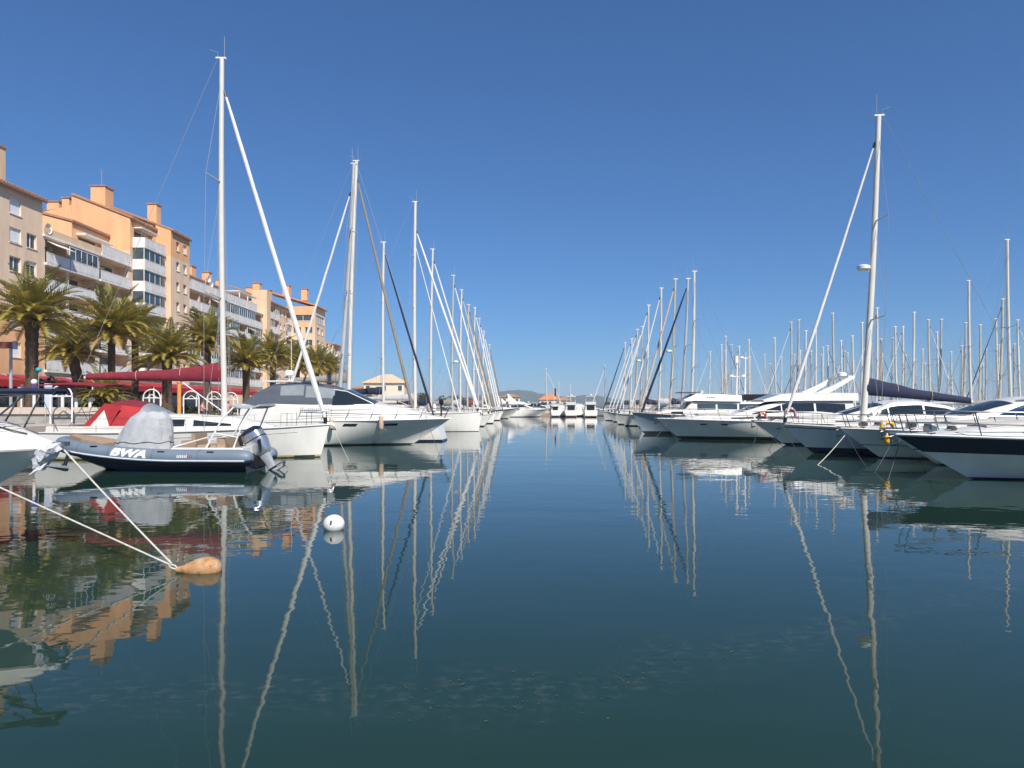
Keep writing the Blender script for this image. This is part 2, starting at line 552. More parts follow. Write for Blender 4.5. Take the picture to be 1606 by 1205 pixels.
def window(b, T, u0, u1, z0, z1, dep=0.22, kind='glass', shut=0.0):
    mb = MB()
    f = 0.07
    for a, c, e, g in ((u0, u1, z0, z0 + f), (u0, u1, z1 - f, z1), (u0, u0 + f, z0 + f, z1 - f), (u1 - f, u1, z0 + f, z1 - f)):
        tbox(mb, T, a + .002, c - .002, e + .002, g - .002, -dep + .004, -dep + 0.07)
    mid = (u0 + u1) / 2
    tbox(mb, T, mid - .04, mid + .04, z0 + f, z1 - f, -dep + .004, -dep + 0.068)
    w = mb.build('window', M_WPAINT, b, smooth=False)
    for a, c in ((u0 + f, mid - .04), (mid + .04, u1 - f)):
        tbox_obj('pane', T, a + .003, c - .003, z0 + f + .003, z1 - f - .003, -dep + .006, -dep + .03, M_GSKY, w)
    if shut > 0:
        tbox_obj('roller_shutter', T, u0 + .02, u1 - .02, lerp(z1, z0, shut), z1 - .01, -dep + 0.08, -dep + 0.11, M_SHUT, w)
    tbox_obj('sill', T, u0 - .06, u1 + .06, z0 - .09, z0 - .004, -dep + .02, 0.07, M_CREAMW, w)
    return w


def tbox_obj(name, T, u0, u1, z0, z1, d0, d1, m, parent):
    mb = MB()
    tbox(mb, T, u0, u1, z0, z1, d0, d1)
    return mb.build(name, m, parent, smooth=False)


def balcony(b, T, u0, u1, fl, proj=0.35, npan=3, glazed=0, hgt=2.7, sides=False, railm=None):
    """slab + parapet panels; glazed = number of panes closing the loggia above the parapet"""
    mb = MB()
    tbox(mb, T, u0, u1, fl - 0.22, fl + 0.02, -0.6, proj)
    tbox(mb, T, u0, u1, fl + 1.02, fl + 1.08, proj - .06, proj)
    for k in range(npan + 1):
        u = lerp(u0 + .03, u1 - .03, k / npan)
        tbox(mb, T, u - .025, u + .025, fl + .02, fl + 1.02, proj - .055, proj - .01)
    if glazed:
        tbox(mb, T, u0, u1, fl + hgt - 0.30, fl + hgt - 0.224, proj - .2, proj - .1)
        for k in range(glazed + 1):
            u = lerp(u0 + .03, u1 - .03, k / glazed)
            tbox(mb, T, u - .03, u + .03, fl + 1.08, fl + hgt - .3, proj - .19, proj - .11)
    bo = mb.build('balcony', railm or M_RAILW, b, smooth=False)
    for k in range(npan):
        a, c = lerp(u0 + .03, u1 - .03, k / npan) + .03, lerp(u0 + .03, u1 - .03, (k + 1) / npan) - .03
        tbox_obj('parapet_panel', T, a, c, fl + .06, fl + 1.0, proj - .045, proj - .02, railm or M_RAILW, bo)
    for k in range(glazed):
        a, c = lerp(u0 + .03, u1 - .03, k / glazed) + .032, lerp(u0 + .03, u1 - .03, (k + 1) / glazed) - .032
        tbox_obj('pane', T, a, c, fl + 1.09, fl + hgt - .31, proj - .16, proj - .14, M_GSKY, bo)
    if sides:
        for u in (u0, u1 - .05):
            tbox_obj('side_panel', T, u, u + .05, fl + .02, fl + 1.06, .01, proj - .062, railm or M_RAILW, bo)
        if glazed:
            for u in (u0 + .01, u1 - .04):
                tbox_obj('side_pane', T, u, u + .03, fl + 1.085, fl + hgt - .31, .01, proj - .2, M_GSKY, bo)
    return bo


def chimney(roof, x, y, z0, z1, s=0.55, m=None):
    mb = MB().box(x - s, x + s, y - s, y + s, z0, z1)
    c = mb.build('chimney', m or M_ORNG, roof, smooth=False)
    MB().box(x - s - .1, x + s + .1, y - s - .1, y + s + .1, z1 + .003, z1 + .16).build('chimney_cap', M_TILE, c, smooth=False)
    return c


def pitched(b, x0, x1, y0, y1, z0, z1, m=M_TILE, over=0.45, fascia=True):
    """single slope falling towards +X (x1); thick slab"""
    mb = MB()
    s = (z1 - z0) / (x1 - x0)
    xa, xb = x0, x1 + over
    za, zb = z1, z0 - s * over
    v = []
    for y in (y0 - .12, y1 + .12):
        v += [(xa, y, za + .02), (xb, y, zb + .02), (xb, y, zb + .20), (xa, y, za + .20)]
    mb.add(v, [(0, 1, 2, 3), (4, 7, 6, 5), (0, 4, 5, 1), (1, 5, 6, 2), (2, 6, 7, 3), (3, 7, 4, 0)])
    r = mb.build('roof', m, b, smooth=False)
    # rows of barrel tiles
    t = MB()
    n = int((y1 - y0 + .2) / 0.34)
    for k in range(n):
        y = y0 + .05 + k * (y1 - y0 - .1) / max(1, n - 1)
        t.tube([(xa, y, za + .21), (xb + .02, y, zb + .21)], 0.09, 6)
    t.build('tile_rows', m, r)
    if fascia:
        MB().box(xb - .06, xb - .003, y0 - .11, y1 + .11, zb - .16, zb + .016).build('fascia', M_EAVE, r, smooth=False)
    return r


def body(b, x0, x1, y0, y1, z0, z1, m, name='rear_block'):
    return MB().box(x0, x1, y0, y1, z0, z1).build(name, m, b, smooth=False)


rb = random.Random(11)

# --- building 1: beige block at the left edge
b1 = thing('apartment_building', 'beige apartment block with square chimney at the left edge', 'building', (0, 0, 0))
T1 = TX(XF)
cols = [(56.2, 57.7), (60.6, 62.0), (65.6, 67.15), (67.95, 69.35)]
holes, holes_lo = [], []
wins = []
for k, fl in enumerate(LV[:6]):
    for ci, (a, c) in enumerate(cols):
        if ci == 3 and k == 5:
            continue
        h = (a, c, fl + 1.0, fl + 2.4, 0.24)
        (holes if fl > 10.2 else holes_lo).append(h)
        wins.append((h, ci, k))
wall(b1, T1, 52, 70.2, 10.2, 22.8, holes, M_BEIGE)
wall(b1, T1, 52, 70.2, QZ, 10.2, holes_lo, M_ORNG)
for h, ci, k in wins:
    s = {(2, 5): 1.0, (2, 4): .92, (2, 2): .5, (2, 1): 1.0, (2, 0): 1.0, (3, 0): .45, (3, 4): .0, (3, 3): .25}.get((ci, k), 0.0)
    window(b1, T1, h[0], h[1], h[2], h[3], 0.24, shut=s)
body(b1, XF - 12, XF - .3, 52.01, 70.19, QZ, 22.78, M_BEIGE)
MB().box(XF - .299, XF - .001, 70.17, 70.195, QZ, 22.79).build('return_wall', M_BEIGE, b1, smooth=False)
r1 = pitched(b1, XF - 8, XF, 52, 70.2, 22.84, 25.2)
chimney(r1, -47.5, 64.0, 22.9, 26.0, 0.75, M_PEACH)

# --- building 2a: balcony wing between block 1 and the tower
b2 = thing('apartment_building', 'balcony wing with orange penthouse between beige block and stair tower', 'building')
holes = []
bays = [(70.6, 74.0), (74.4, 79.2), (79.9, 85.9)]
for fl in LV[:5]:
    for a, c in bays:
        holes.append((a, c, fl + 0.03, fl + 2.45, 1.5))
wall(b2, T1, 70.2, 86.3, QZ, 19.3, holes, M_BEIGE)
glz = {(4, 1): 5, (2, 2): 5, (1, 0): 3, (1, 1): 5}
for k, fl in enumerate(LV[:5]):
    for j, (a, c) in enumerate(bays):
        balcony(b2, T1, a - .15, c + .15, fl, 0.3, 3 if j == 0 else 4, glz.get((k, j), 0))
        tbox_obj('glass_door', T1, a + .6, c - 1.0, fl + .05, fl + 2.1, -1.49, -1.44, M_GSKY, b2)
body(b2, XF - 12, XF - 1.55, 70.21, 86.25, QZ, 19.28, M_BEIGE)
# roof terrace
tbox_obj('terrace_slab', T1, 70.2, 86.3, 19.303, 19.5, -6, .25, M_RAILW, b2)
balcony(b2, T1, 80.1, 86.2, 19.72, 0.2, 4)
tbox_obj('terrace_wall', T1, 70.25, 80.05, 19.503, 20.25, -.2, .1, M_PEACH, b2)
TP = TX(XF - 2.6)
wall(b2, TP, 79.0, 86.28, 19.51, 22.9, [(80.2, 85.4, 19.8, 22.0, 0.9)], M_ORNG, 'penthouse_wall')
wall(b2, TY(79.0), XF - 9, XF - 2.6, 19.51, 22.9, [], M_ORNG, 'penthouse_wall', top=[(XF - 9, 24.6), (XF - 2.6, 22.95)])
tbox_obj('penthouse_awning', TP, 79.8, 85.6, 21.75, 21.95, .02, 1.1, M_RAILW, b2)
tbox_obj('glass_door', TP, 80.6, 84.8, 19.85, 21.9, -.88, -.84, M_GSKY, b2)
rp = pitched(b2, XF - 9, XF - 2.6, 79.0, 86.2, 23.04, 24.7, over=.2)

# --- building 2b: tall tower with gable, balcony stack and bay of small windows
b3 = thing('apartment_building', 'tall orange and peach stair tower with stacked white balconies', 'building')
wall(b3, TY(86.3), XF - 7.2, XF, 19.45, 25.3, [], M_ORNG, 'gable_wall', top=[(XF - 7.2, 28.2), (XF, 25.35)])
wall(b3, TY(86.29), XF - 2.6, XF, 19.45, 21.4, [], M_PEACH, 'gable_band')
holes = [(87.2, 91.9, fl + .03, fl + 2.4, .6) for fl in LV[:7]]
wall(b3, T1, 86.3, 92.5, QZ, 21.6, [h for h in holes if h[3] < 21.6], M_BEIGE)
wall(b3, T1, 86.3, 92.5, 21.6, 25.3, [(h[0], h[1], 22.13, h[3], h[4]) for h in holes if h[3] > 21.6], M_ORNG)
for k, fl in enumerate(LV[:7]):
    balcony(b3, T1, 86.9, 92.2, fl, 1.55, 4, 0 if k in (6, 2, 0) else 4, sides=True)
    tbox_obj('glass_door', T1, 87.6, 91.5, fl + .05, fl + 2.1, -.59, -.55, M_GSKY, b3)
tbox_obj('balcony_awning', T1, 87.2, 91.4, 24.35, 24.5, .02, 1.0, M_RAILW, b3)
T2 = TX(XF + 2.0)
cols = [(94.0, 94.9), (96.0, 97.0)]
hs = [(a, c, fl + 1.0, fl + 2.2, .28) for fl in LV[:7] for a, c in cols]
wall(b3, T2, 92.5, 97.9, 22.0, 25.3, [h for h in hs if h[2] > 22], M_ORNG)
wall(b3, T2, 92.5, 97.9, QZ, 22.0, [h for h in hs if h[2] < 22], M_BEIGE)
for i, h in enumerate(hs):
    window(b3, T2, h[0], h[1], h[2], h[3], .28, shut=1.0 if i == 13 else (.35 if i in (11, 4) else 0))
wall(b3, TY(92.5), XF, XF + 2.0, 22.0, 25.3, [], M_ORNG, 'side_wall', top=[(XF, 26.1), (XF + 2, 25.35)])
wall(b3, TY(92.5), XF, XF + 2.0, QZ, 22.0, [], M_PEACH, 'side_wall')
body(b3, XF - 12, XF - .65, 86.35, 97.9, QZ, 25.2, M_ORNG)
body(b3, XF - .6, XF + 1.69, 92.52, 97.88, QZ, 25.2, M_ORNG, 'bay_block')
r = pitched(b3, XF - 7.2, XF, 86.3, 92.45, 25.4, 28.2, over=.3)
r2 = pitched(b3, XF - 6.0, XF + 2, 92.6, 97.9, 25.4, 28.4, over=.3)
chimney(r, XF - 4.2, 87.6, 26.6, 29.4, 0.9)
wall(b3, TY(86.31), XF - 16, XF - 7.2, 19.45, 25.7, [], M_ORNG, 'rear_gable_wall', top=[(XF - 16, 25.2), (XF - 9.5, 26.4), (XF - 7.25, 27.0)])
body(b3, XF - 16, XF - 12.05, 86.4, 97.9, 19, 25.1, M_ORNG, 'rear_wing')
rr_ = pitched(b3, XF - 16, XF - 7.3, 86.5, 97.8, 26.6, 25.4, over=.0, fascia=False)
chimney(rr_, XF - 9.6, 87.2, 25.6, 27.4, 0.75)
chimney(rr_, XF - 8.1, 87.0, 25.6, 27.9, 0.45)
chimney(r2, XF - .6, 93.3, 26.0, 28.9, 0.6)

# --- building 3: long row with loggias
b4 = thing('apartment_building', 'long apartment row with white balconies and orange roof boxes', 'building')
holes, bays = [], []
y = 98.3
while y < 131:
    bays.append((y, y + 3.3))
    y += 3.72
for fl in LV[:5]:
    for a, c in bays:
        holes.append((a, c, fl + .03, fl + 2.4, 1.4))
wall(b4, T1, 97.9, 131.9, QZ, 19.3, holes, M_BEIGE)
for k, fl in enumerate(LV[:5]):
    for j, (a, c) in enumerate(bays):
        balcony(b4, T1, a - .18, c + .18, fl, .3, 3, 4 if rb.random() < (.25 if j < 3 else .62) else 0)
        tbox_obj('glass_door', T1, a + .5, c - .6, fl + .05, fl + 2.1, -1.39, -1.34, M_GSKY, b4)
body(b4, XF - 12, XF - 1.45, 97.95, 131.85, QZ, 19.28, M_BEIGE)
tbox_obj('terrace_slab', T1, 97.92, 131.88, 19.303, 19.5, -6, .28, M_RAILW, b4)
for a in (98.0, 103.0, 108.2, 113.4, 118.6, 123.8):
    balcony(b4, T1, a, a + 4.9, 19.72, .25, 4)
wall(b4, TX(XF - 2.8), 101, 131.6, 19.51, 22.2, [(103 + 4.2 * k, 105.6 + 4.2 * k, 19.8, 21.8, .8) for k in range(6)], M_ORNG, 'penthouse_wall')
wall(b4, TY(101), XF - 8, XF - 2.8, 19.51, 22.2, [], M_ORNG, 'penthouse_wall', top=[(XF - 8, 24.0), (XF - 2.8, 22.3)])
rr = pitched(b4, XF - 8, XF - 2.8, 101, 118.0, 22.25, 24.2, over=.3)
rr2 = pitched(b4, XF - 7, XF - 2.8, 118.3, 131.7, 22.25, 23.6, over=.3)
for y_, z_ in ((103.5, 25.0), (110, 25.4), (114.5, 24.9)):
    chimney(rr, XF - 5.6, y_, 23.0, z_, .7)
for y_, z_ in ((120.5, 25.0), (126.0, 24.7)):
    chimney(rr2, XF - 5.4, y_, 23.0, z_, .6)
# white pergola on the terrace
pg = MB()
for yy in (121.2, 125.0, 128.8):
    pg.box(XF - .2, XF - .05, yy, yy + .15, 19.55, 22.0)
pg.box(XF - 2.7, XF, 121.0, 129.2, 22.003, 22.15)
pg.build('terrace_pergola', M_RAILW, b4, smooth=False)
# wall pier between the two rows
b4p = tbox_obj('wall_pier', T1, 131.95, 134.0, QZ, 24.0, -2, .9, M_PEACH, b4)

# --- building 4: row with a covered top loggia and dark eave
b5 = thing('apartment_building', 'apartment row with dark tiled eave over top floor loggias', 'building')
holes = []
bays = [(134.6, 138.4, 1), (139.0, 140.9, 1), (142.0, 143.0, 0), (144.4, 145.4, 0), (146.2, 149.0, 1)]
for fl in LV[:6]:
    for a, c, kk in bays:
        holes.append((a, c, fl + (.03 if kk else 1.0), fl + (2.4 if kk else 2.2), 1.4 if kk else .26))
wall(b5, T1, 134.05, 149.5, QZ, 22.3, holes, M_BEIGE)
for k, fl in enumerate(LV[:6]):
    for a, c, kk in bays:
        if kk:
            balcony(b5, T1, a - .15, c + .15, fl, .3, 3, 4 if (k + int(a)) % 3 == 0 else 0)
            tbox_obj('glass_door', T1, a + .3, c - .4, fl + .05, fl + 2.1, -1.39, -1.34, M_GSKY, b5)
        else:
            window(b5, T1, a, c, fl + 1.0, fl + 2.2, .26)
body(b5, XF - 12, XF - 1.45, 134.1, 149.4, QZ, 22.25, M_BEIGE)
rr = pitched(b5, XF - 7, XF, 134.1, 149.5, 22.4, 25.0, over=.5)
for y_, z_, x_ in ((134.9, 25.6, -49), (138.0, 25.3, -51.5), (141.5, 26.0, -52), (146.5, 26.2, -51)):
    chimney(rr, x_, y_, 23.0, z_, .65)

# --- building 5: end tower with a window band, then the low end block
b6 = thing('apartment_building', 'end tower with blue window band under a flat tiled hat', 'building')
XE = XF + 5.2
TE, TG = TX(XE), TY(148.9)
hs = [(XF + .5, XF + 2.2, fl + .9, fl + 2.2, .26) for fl in LV[:5]] + [(XF + 3.0, XF + 4.6, fl + .9, fl + 2.2, .26) for fl in LV[:5]]
hs += [(XF + .4, XF + 4.8, 20.2, 21.5, .2)]
wall(b6, TG, XF, XE, QZ, 19.0, [h for h in hs if h[3] < 19], M_PEACH, 'gable_wall')
wall(b6, TG, XF, XE, 19.0, 23.3, [hs[-1]], M_ORNG, 'gable_band')
for h in hs:
    window(b6, TG, *h[:4], h[4])
hs = [(150.2, 152.4, fl + .9, fl + 2.3, .26) for fl in LV[:5]] + [(154, 155.2, fl + .9, fl + 2.2, .26) for fl in LV[:5]] + [(149.6, 156.2, 19.9, 21.6, .2)]
wall(b6, TE, 148.9, 156.8, QZ, 23.3, hs, M_BEIGE)
for h in hs[:-1]:
    window(b6, TE, *h[:4], h[4])
for k in range(4):
    window(b6, TE, 149.62 + k * 1.65, 149.62 + k * 1.65 + 1.6, 19.92, 21.58, .2)
body(b6, XF - 12, XE - .3, 149.25, 156.75, QZ, 23.28, M_PEACH)
rr = pitched(b6, XF - 6, XE, 148.9, 156.8, 23.4, 26.6, m=M_TILEO, over=.5)
chimney(rr, XE - 2.5, 150.0, 24.6, 27.0, .6)
chimney(rr, XE - 6.5, 150.4, 25.4, 27.8, .7)
b7 = thing('apartment_building', 'low stepped end block of the apartment row with rounded balconies', 'building')
hs = [(a, a + 2.0, fl + .03, fl + 2.3, 1.2) for fl in LV[:4] for a in (158, 161.5, 166)]
wall(b7, TE, 156.85, 172, QZ, 16.4, hs, M_BEIGE)
for h in hs:
    balcony(b7, TE, h[0] - .2, h[1] + .2, h[2] - .03, .5, 2, 0)
body(b7, XF - 10, XE - 1.25, 156.9, 171.95, QZ, 16.35, M_PEACH)
pitched(b7, XF - 4, XE, 164, 172, 16.5, 18.2, over=.4)
body(b7, XF - 4, XE - 2, 157, 163.8, 16.36, 19.2, M_ORNG, 'penthouse_wall')

# --- restaurants at street level: dark shop fronts, grey flat roofs and red awnings
shop_spans = [(46.5, 53.3, 'behind the big palm'), (54.0, 61.0, 'behind the leaning palm'), (62.0, 72.0, 'behind the red sail cover'), (72.6, 86.0, 'left of the tall mast'), (86.6, 104.0, 'right of the tall mast')]
for i, (a, c, where) in enumerate(shop_spans):
    s = thing('restaurant_terrace', 'red awning terrace with grey flat roof ' + where, 'restaurant', (0, 0, 0), group='red awning restaurants on the promenade')
    MB().box(-44.8, -38.9, a, c, 4.55, 4.8).build('flat_roof', M_GPAINT, s, smooth=False)
    aw = MB()
    aw.add([(-38.9, a + .03, 4.74), (-38.9, c - .03, 4.74), (-37.0, c - .03, 4.25), (-37.0, a + .03, 4.25), (-38.9, a + .03, 4.70), (-38.9, c - .03, 4.70), (-37.0, c - .03, 4.21), (-37.0, a + .03, 4.21)],
           [(0, 1, 2, 3), (7, 6, 5, 4), (0, 3, 7, 4), (1, 5, 6, 2), (3, 2, 6, 7), (0, 4, 5, 1)])
    awo = aw.build('awning', M_AWRED, s, smooth=False)
    nsc = int((c - a) / .5)
    low = []
    for k in range(nsc * 4 + 1):
        low.append((lerp(a + .03, c - .03, k / (nsc * 4)), 3.80 - .10 * abs(sin(pi * k / 4))))
    MB().poly_extrude([(a + .03, 4.207)] + low + [(c - .03, 4.207)], lambda u, v, d: (-37.03 + d, u, v), 0, .03).build('valance', M_AWRED, awo, smooth=False)
    n = max(2, int((c - a) / 3))
    for k in range(n + 1):
        yy = lerp(a + .1, c - .22, k / n)
        MB().box(-37.2, -37.08, yy, yy + .12, QZ, 4.2).build('post', M_WPAINT, s, smooth=False)
    MB().box(-43.2, -43.0, a + .05, c - .05, QZ, 4.54).build('shop_front', M_GLASS, s, smooth=False)
    for k in range(n):
        yy = lerp(a + .8, c - 1.2, (k + .3) / n)
        MB().box(-40.4, -39.2, yy, yy + 1.0, QZ + .70, QZ + .75).box(-39.85, -39.75, yy + .45, yy + .55, QZ, QZ + .699).build('table', M_WPAINT, s, smooth=False)

# ------------------------------------------------------------------ palms
frond_meshes = []


def make_frond(elev, length, droop, mi, seed):
    rg = random.Random(seed)
    mb = MB()
    pts = []
    n = 10
    x = z = 0.0
    ang = elev
    for i in range(n + 1):
        pts.append(Vector((x, 0, z)))
        ang -= droop / n * (0.5 + 1.1 * i / n)
        x += cos(ang) * length / n
        z += sin(ang) * length / n
    mb.tube(pts, [0.035 * (1 - .85 * i / n) for i in range(n + 1)], 4)
    m = 34
    for i in range(2, m):
        t = i / m
        f = t * n
        k = min(int(f), n - 1)
        p = pts[k].lerp(pts[k + 1], f - k)
        d = (pts[k + 1] - pts[k]).normalized()
        nrm = Vector((-d.z, 0, d.x))
        ll = (0.46 * sin(pi * min(1, t * .85 + .16)) + .10) * length / 3.0
        for s in (-1, 1):
            tip = p + d * ll * .62 + Vector((0, s * ll * .74, 0)) + nrm * (ll * rg.uniform(.2, .42)) - Vector((0, 0, ll * rg.uniform(.0, .16)))
            wv = d * 0.046
            mb.add([p - wv, p + wv, tip], [(0, 1, 2)])
            mid = p.lerp(tip, .5)
            mb.add([mid - wv * .9, mid + wv * .9 + Vector((0, 0, .02)), tip], [(0, 1, 2)])
    me_o = mb.build('frond_proto', M_LEAF[mi], smooth=False)
    me = me_o.data
    bpy.data.objects.remove(me_o)
    return me


for i, (e, dr, mi) in enumerate([(84, 30, 0), (70, 45, 0), (57, 55, 1), (44, 62, 0), (31, 62, 1), (18, 52, 1), (8, 42, 1), (-6, 30, 2)]):
    frond_meshes.append([make_frond(radians(e), 3.1, radians(dr), mi, 20 + i), make_frond(radians(e - 5), 2.8, radians(dr + 8), mi if mi else 1, 40 + i)])


def palm(px, Y, ctop_z, X=None, lean=0.0, scale=1.0, label='', dens=1.0, seed=0, base=QZ, trunk_r=.36):
    rg = random.Random(seed + 100)
    X = PX(px, Y) if X is None else X
    t = thing('palm_tree', label, 'palm', (X, Y, base), rg.uniform(0, 6), group='palms along the promenade')
    H = ctop_z - base
    mb = MB()
    rings = []
    n = max(6, int(H / 0.28))
    for i in range(n + 1):
        f = i / n
        rr = trunk_r * (1.25 - .35 * min(1, f * 4)) * (1 + .10 * (i % 2)) * (1.0 + .35 * max(0, f - .82) / .18)
        ox = lean * f * f
        rings.append([(ox + rr * cos(2 * pi * k / 12 + (i % 2) * .26), rr * sin(2 * pi * k / 12 + (i % 2) * .26), H * f) for k in range(12)])
    mb.loft(rings)
    mb.build('trunk', M_TRUNK, t, angle=20)
    cr = MB()
    for k in range(26):                       # old leaf bases and the young spears
        a = rg.uniform(0, 2 * pi)
        rr = trunk_r * 1.25
        zz = rg.uniform(-.75, .1)
        cr.tube([(lean + cos(a) * rr * .6, sin(a) * rr * .6, H + zz), (lean + cos(a) * (rr + .18), sin(a) * (rr + .18), H + zz + .28)], [.07, .03], 4)
    for k in range(6):
        a = rg.uniform(0, 2 * pi)
        cr.tube([(lean, 0, H), (lean + cos(a) * .25, sin(a) * .25, H + 1.5 * scale)], [.05, .01], 4)
    crown = cr.build('crown', M_LEAF[1], t)
    bands = [6, 10, 13, 15, 15, 13, 9, 5]
    for bi, cnt in enumerate(bands):
        c = max(2, int(cnt * dens))
        off = rg.uniform(0, 6)
        for k in range(c):
            me = frond_meshes[bi][rg.randint(0, 1)]
            fo = bpy.data.objects.new('frond', me)
            COL.objects.link(fo)
            fo.parent = crown
            a = off + 2 * pi * (k + rg.uniform(-.3, .3)) / c
            fo.location = (lean + cos(a) * .15, sin(a) * .15, H + .05 - .06 * bi)
            s = scale * rg.uniform(.88, 1.1)
            fo.scale = (s, s, s)
            fo.rotation_euler = (rg.uniform(-.15, .15), rg.uniform(-.12, .12), a)
    return t


palm(50, 44.0, 7.9, label='big palm with thick dark trunk at the far left of the promenade', seed=1, trunk_r=.38, scale=1.1)
palm(128, 55, 6.6, lean=-.8, label='leaning palm with short dark trunk behind the big one', seed=2, trunk_r=.42, scale=.95)
palm(175, 52, 8.0, label='slim upright palm in front of the balcony wing', seed=3, trunk_r=.27, scale=1.15)
palm(212, 61, 9.0, label='darker palm just behind the slim upright one', seed=4, trunk_r=.3, scale=.95)
palm(262, 60, 6.6, label='broad palm in front of the tower with a bushy skirt', seed=5, trunk_r=.42, scale=1.1, dens=1.1)
palm(325, 68, 8.6, label='tall palm beside the mast with the red sail cover', seed=6, trunk_r=.38, scale=1.2)
palm(386, 74, 6.9, label='palm just right of the tall mast', seed=7, trunk_r=.38, scale=1.1)
palm(428, 86, 8.2, label='palm behind the motor yacht radar pole', seed=8, trunk_r=.38, scale=1.15)
palm(466, 94, 7.8, label='palm behind the long white furled jib', seed=9, trunk_r=.38, scale=1.2)
palm(497, 106, 8.4, label='second palm from the right end of the promenade row', seed=10, trunk_r=.38, scale=1.2)
palm(516, 118, 8.6, label='last palm at the right end of the promenade row', seed=11, trunk_r=.38, scale=1.15)
palm(163, 46.5, 3.1, label='small young palm with short stump trunk behind the red sprayhood', seed=12, trunk_r=.40, scale=.62, dens=.8)

# ------------------------------------------------------------------ promenade furniture


def arch_gate(px, Y, where):
    t = thing('arch_gate', 'white tubular arch ' + where, 'arch', (PX(px, Y), Y, QZ), 0, group='white tubular arches on the quay')
    r_, h_ = .62, 2.2
    pts = [(-r_, 0, 0), (-r_, 0, h_ - r_)] + [(-r_ * cos(a), 0, h_ - r_ + r_ * sin(a)) for a in [pi * k / 10 for k in range(1, 10)]] + [(r_, 0, h_ - r_), (r_, 0, 0)]
    MB().tube(pts, .045, 8).build('hoop', M_WPAINT, t)
    MB().tube([(-r_, 0, h_ - r_), (r_, 0, h_ - r_)], .045, 6).build('crossbar', M_WPAINT, t)
    MB().tube([(-.35, .02, h_ - r_ + .02), (0, .02, h_ - .35), (.35, .02, h_ - r_ + .02)], .03, 6).build('brace', M_WPAINT, t)


arch_gate(96, 40, 'on the quay beside the signboard')
arch_gate(238, 50.5, 'behind the red sprayhood')
arch_gate(300, 56.5, 'left of the seated diner in blue')
arch_gate(336, 60, 'right of the seated diner in blue')
arch_gate(362, 63, 'right behind the tall white mast')


def person(px, Y, shirt, label, rz, chair_label):
    t = thing('person', label, 'person', (PX(px, Y), Y, QZ), rz)
    me = bpy.data.meshes.new('body')
    vs_ = [(0, 0, .55), (0, .02, .78), (0, .03, 1.02), (0, .03, 1.12), (0, 0, 1.22), (0, -.01, 1.34),
           (.19, .03, 1.0), (.25, -.08, .78), (.16, -.30, .76), (-.19, .03, 1.0), (-.25, -.08, .78), (-.14, -.32, .80),
           (.10, -.40, .56), (.11, -.45, .08), (.11, -.60, .05), (-.10, -.40, .56), (-.11, -.45, .08), (-.11, -.60, .05), (.09, -.03, .55), (-.09, -.03, .55)]
    es = [(0, 1), (1, 2), (2, 3), (3, 4), (4, 5), (2, 6), (6, 7), (7, 8), (2, 9), (9, 10), (10, 11), (0, 18), (18, 12), (12, 13), (13, 14), (0, 19), (19, 15), (15, 16), (16, 17)]
    me.from_pydata(vs_, es, [])
    rad = [.15, .15, .15, .06, .10, .085, .075, .05, .035, .075, .05, .035, .08, .05, .04, .08, .05, .04, .10, .10]
    bo = bpy.data.objects.new('body', me)
    COL.objects.link(bo)
    bo.parent = t
    sk = bo.modifiers.new('skin', 'SKIN')
    for i, r_ in enumerate(rad):
        me.skin_vertices[0].data[i].radius = (r_, r_)
    me.skin_vertices[0].data[0].use_root = True
    bo.modifiers.new('sub', 'SUBSURF').levels = 1
    bo.modifiers['sub'].render_levels = 2
    me.materials.append(M_SKIN)
    MB().loft([[(wx * cos(a), .025 + wy * sin(a), z) for a in [2 * pi * k / 12 for k in range(12)]] for z, wx, wy in ((.6, .20, .17), (.8, .20, .17), (1.0, .25, .18), (1.09, .14, .12))]).build('shirt', shirt, t)
    MB().ball((0, .02, 1.32), .115, .12, .10).build('hair', M_HAIR, t)
    for s in (-1, 1):
        MB().tube([(s * .09, 0, .53), (s * .10, -.40, .55), (s * .11, -.45, .12)], [.125, .105, .08], 8).build('trouser_leg', M_TROUS, t)
    c = thing('cafe_chair', chair_label, 'chair', (PX(px, Y), Y, QZ), rz)
    MB().box(-.22, .22, -.22, .22, .38, .42).build('seat', M_BRPAINT, c, smooth=False)
    MB().box(-.22, .22, .222, .26, .42, .9).build('backrest', M_BRPAINT, c, smooth=False)
    for sx in (-.2, .2):
        for sy in (-.2, .24):
            MB().tube([(sx, sy, 0), (sx, sy, .38)], .018, 5).build('leg', M_BLACK, c)


person(44, 47.0, M_SHIRTP, 'diner in a pink shirt seated at the far left behind the palm trunk', radians(60), 'dark cafe chair of the diner behind the big palm trunk')
person(206, 54.0, M_SHIRT, 'diner in a blue shirt seated at the terrace behind the red sprayhood', radians(-70), 'dark cafe chair of the diner behind the red sprayhood')
person(318, 58.5, M_SHIRTP, 'diner in a pink shirt seated at the terrace between two white arches', radians(100), 'dark cafe chair of the diner between two white arches')
person(352, 60.5, M_SHIRT, 'diner in a light blue shirt seated at the terrace', radians(80), 'dark cafe chair of the diner in light blue')
person(358, 61.6, M_SHIRTP, 'diner in a pink shirt seated at the terrace facing the one in light blue', radians(-100), 'dark cafe chair facing the diner in light blue')


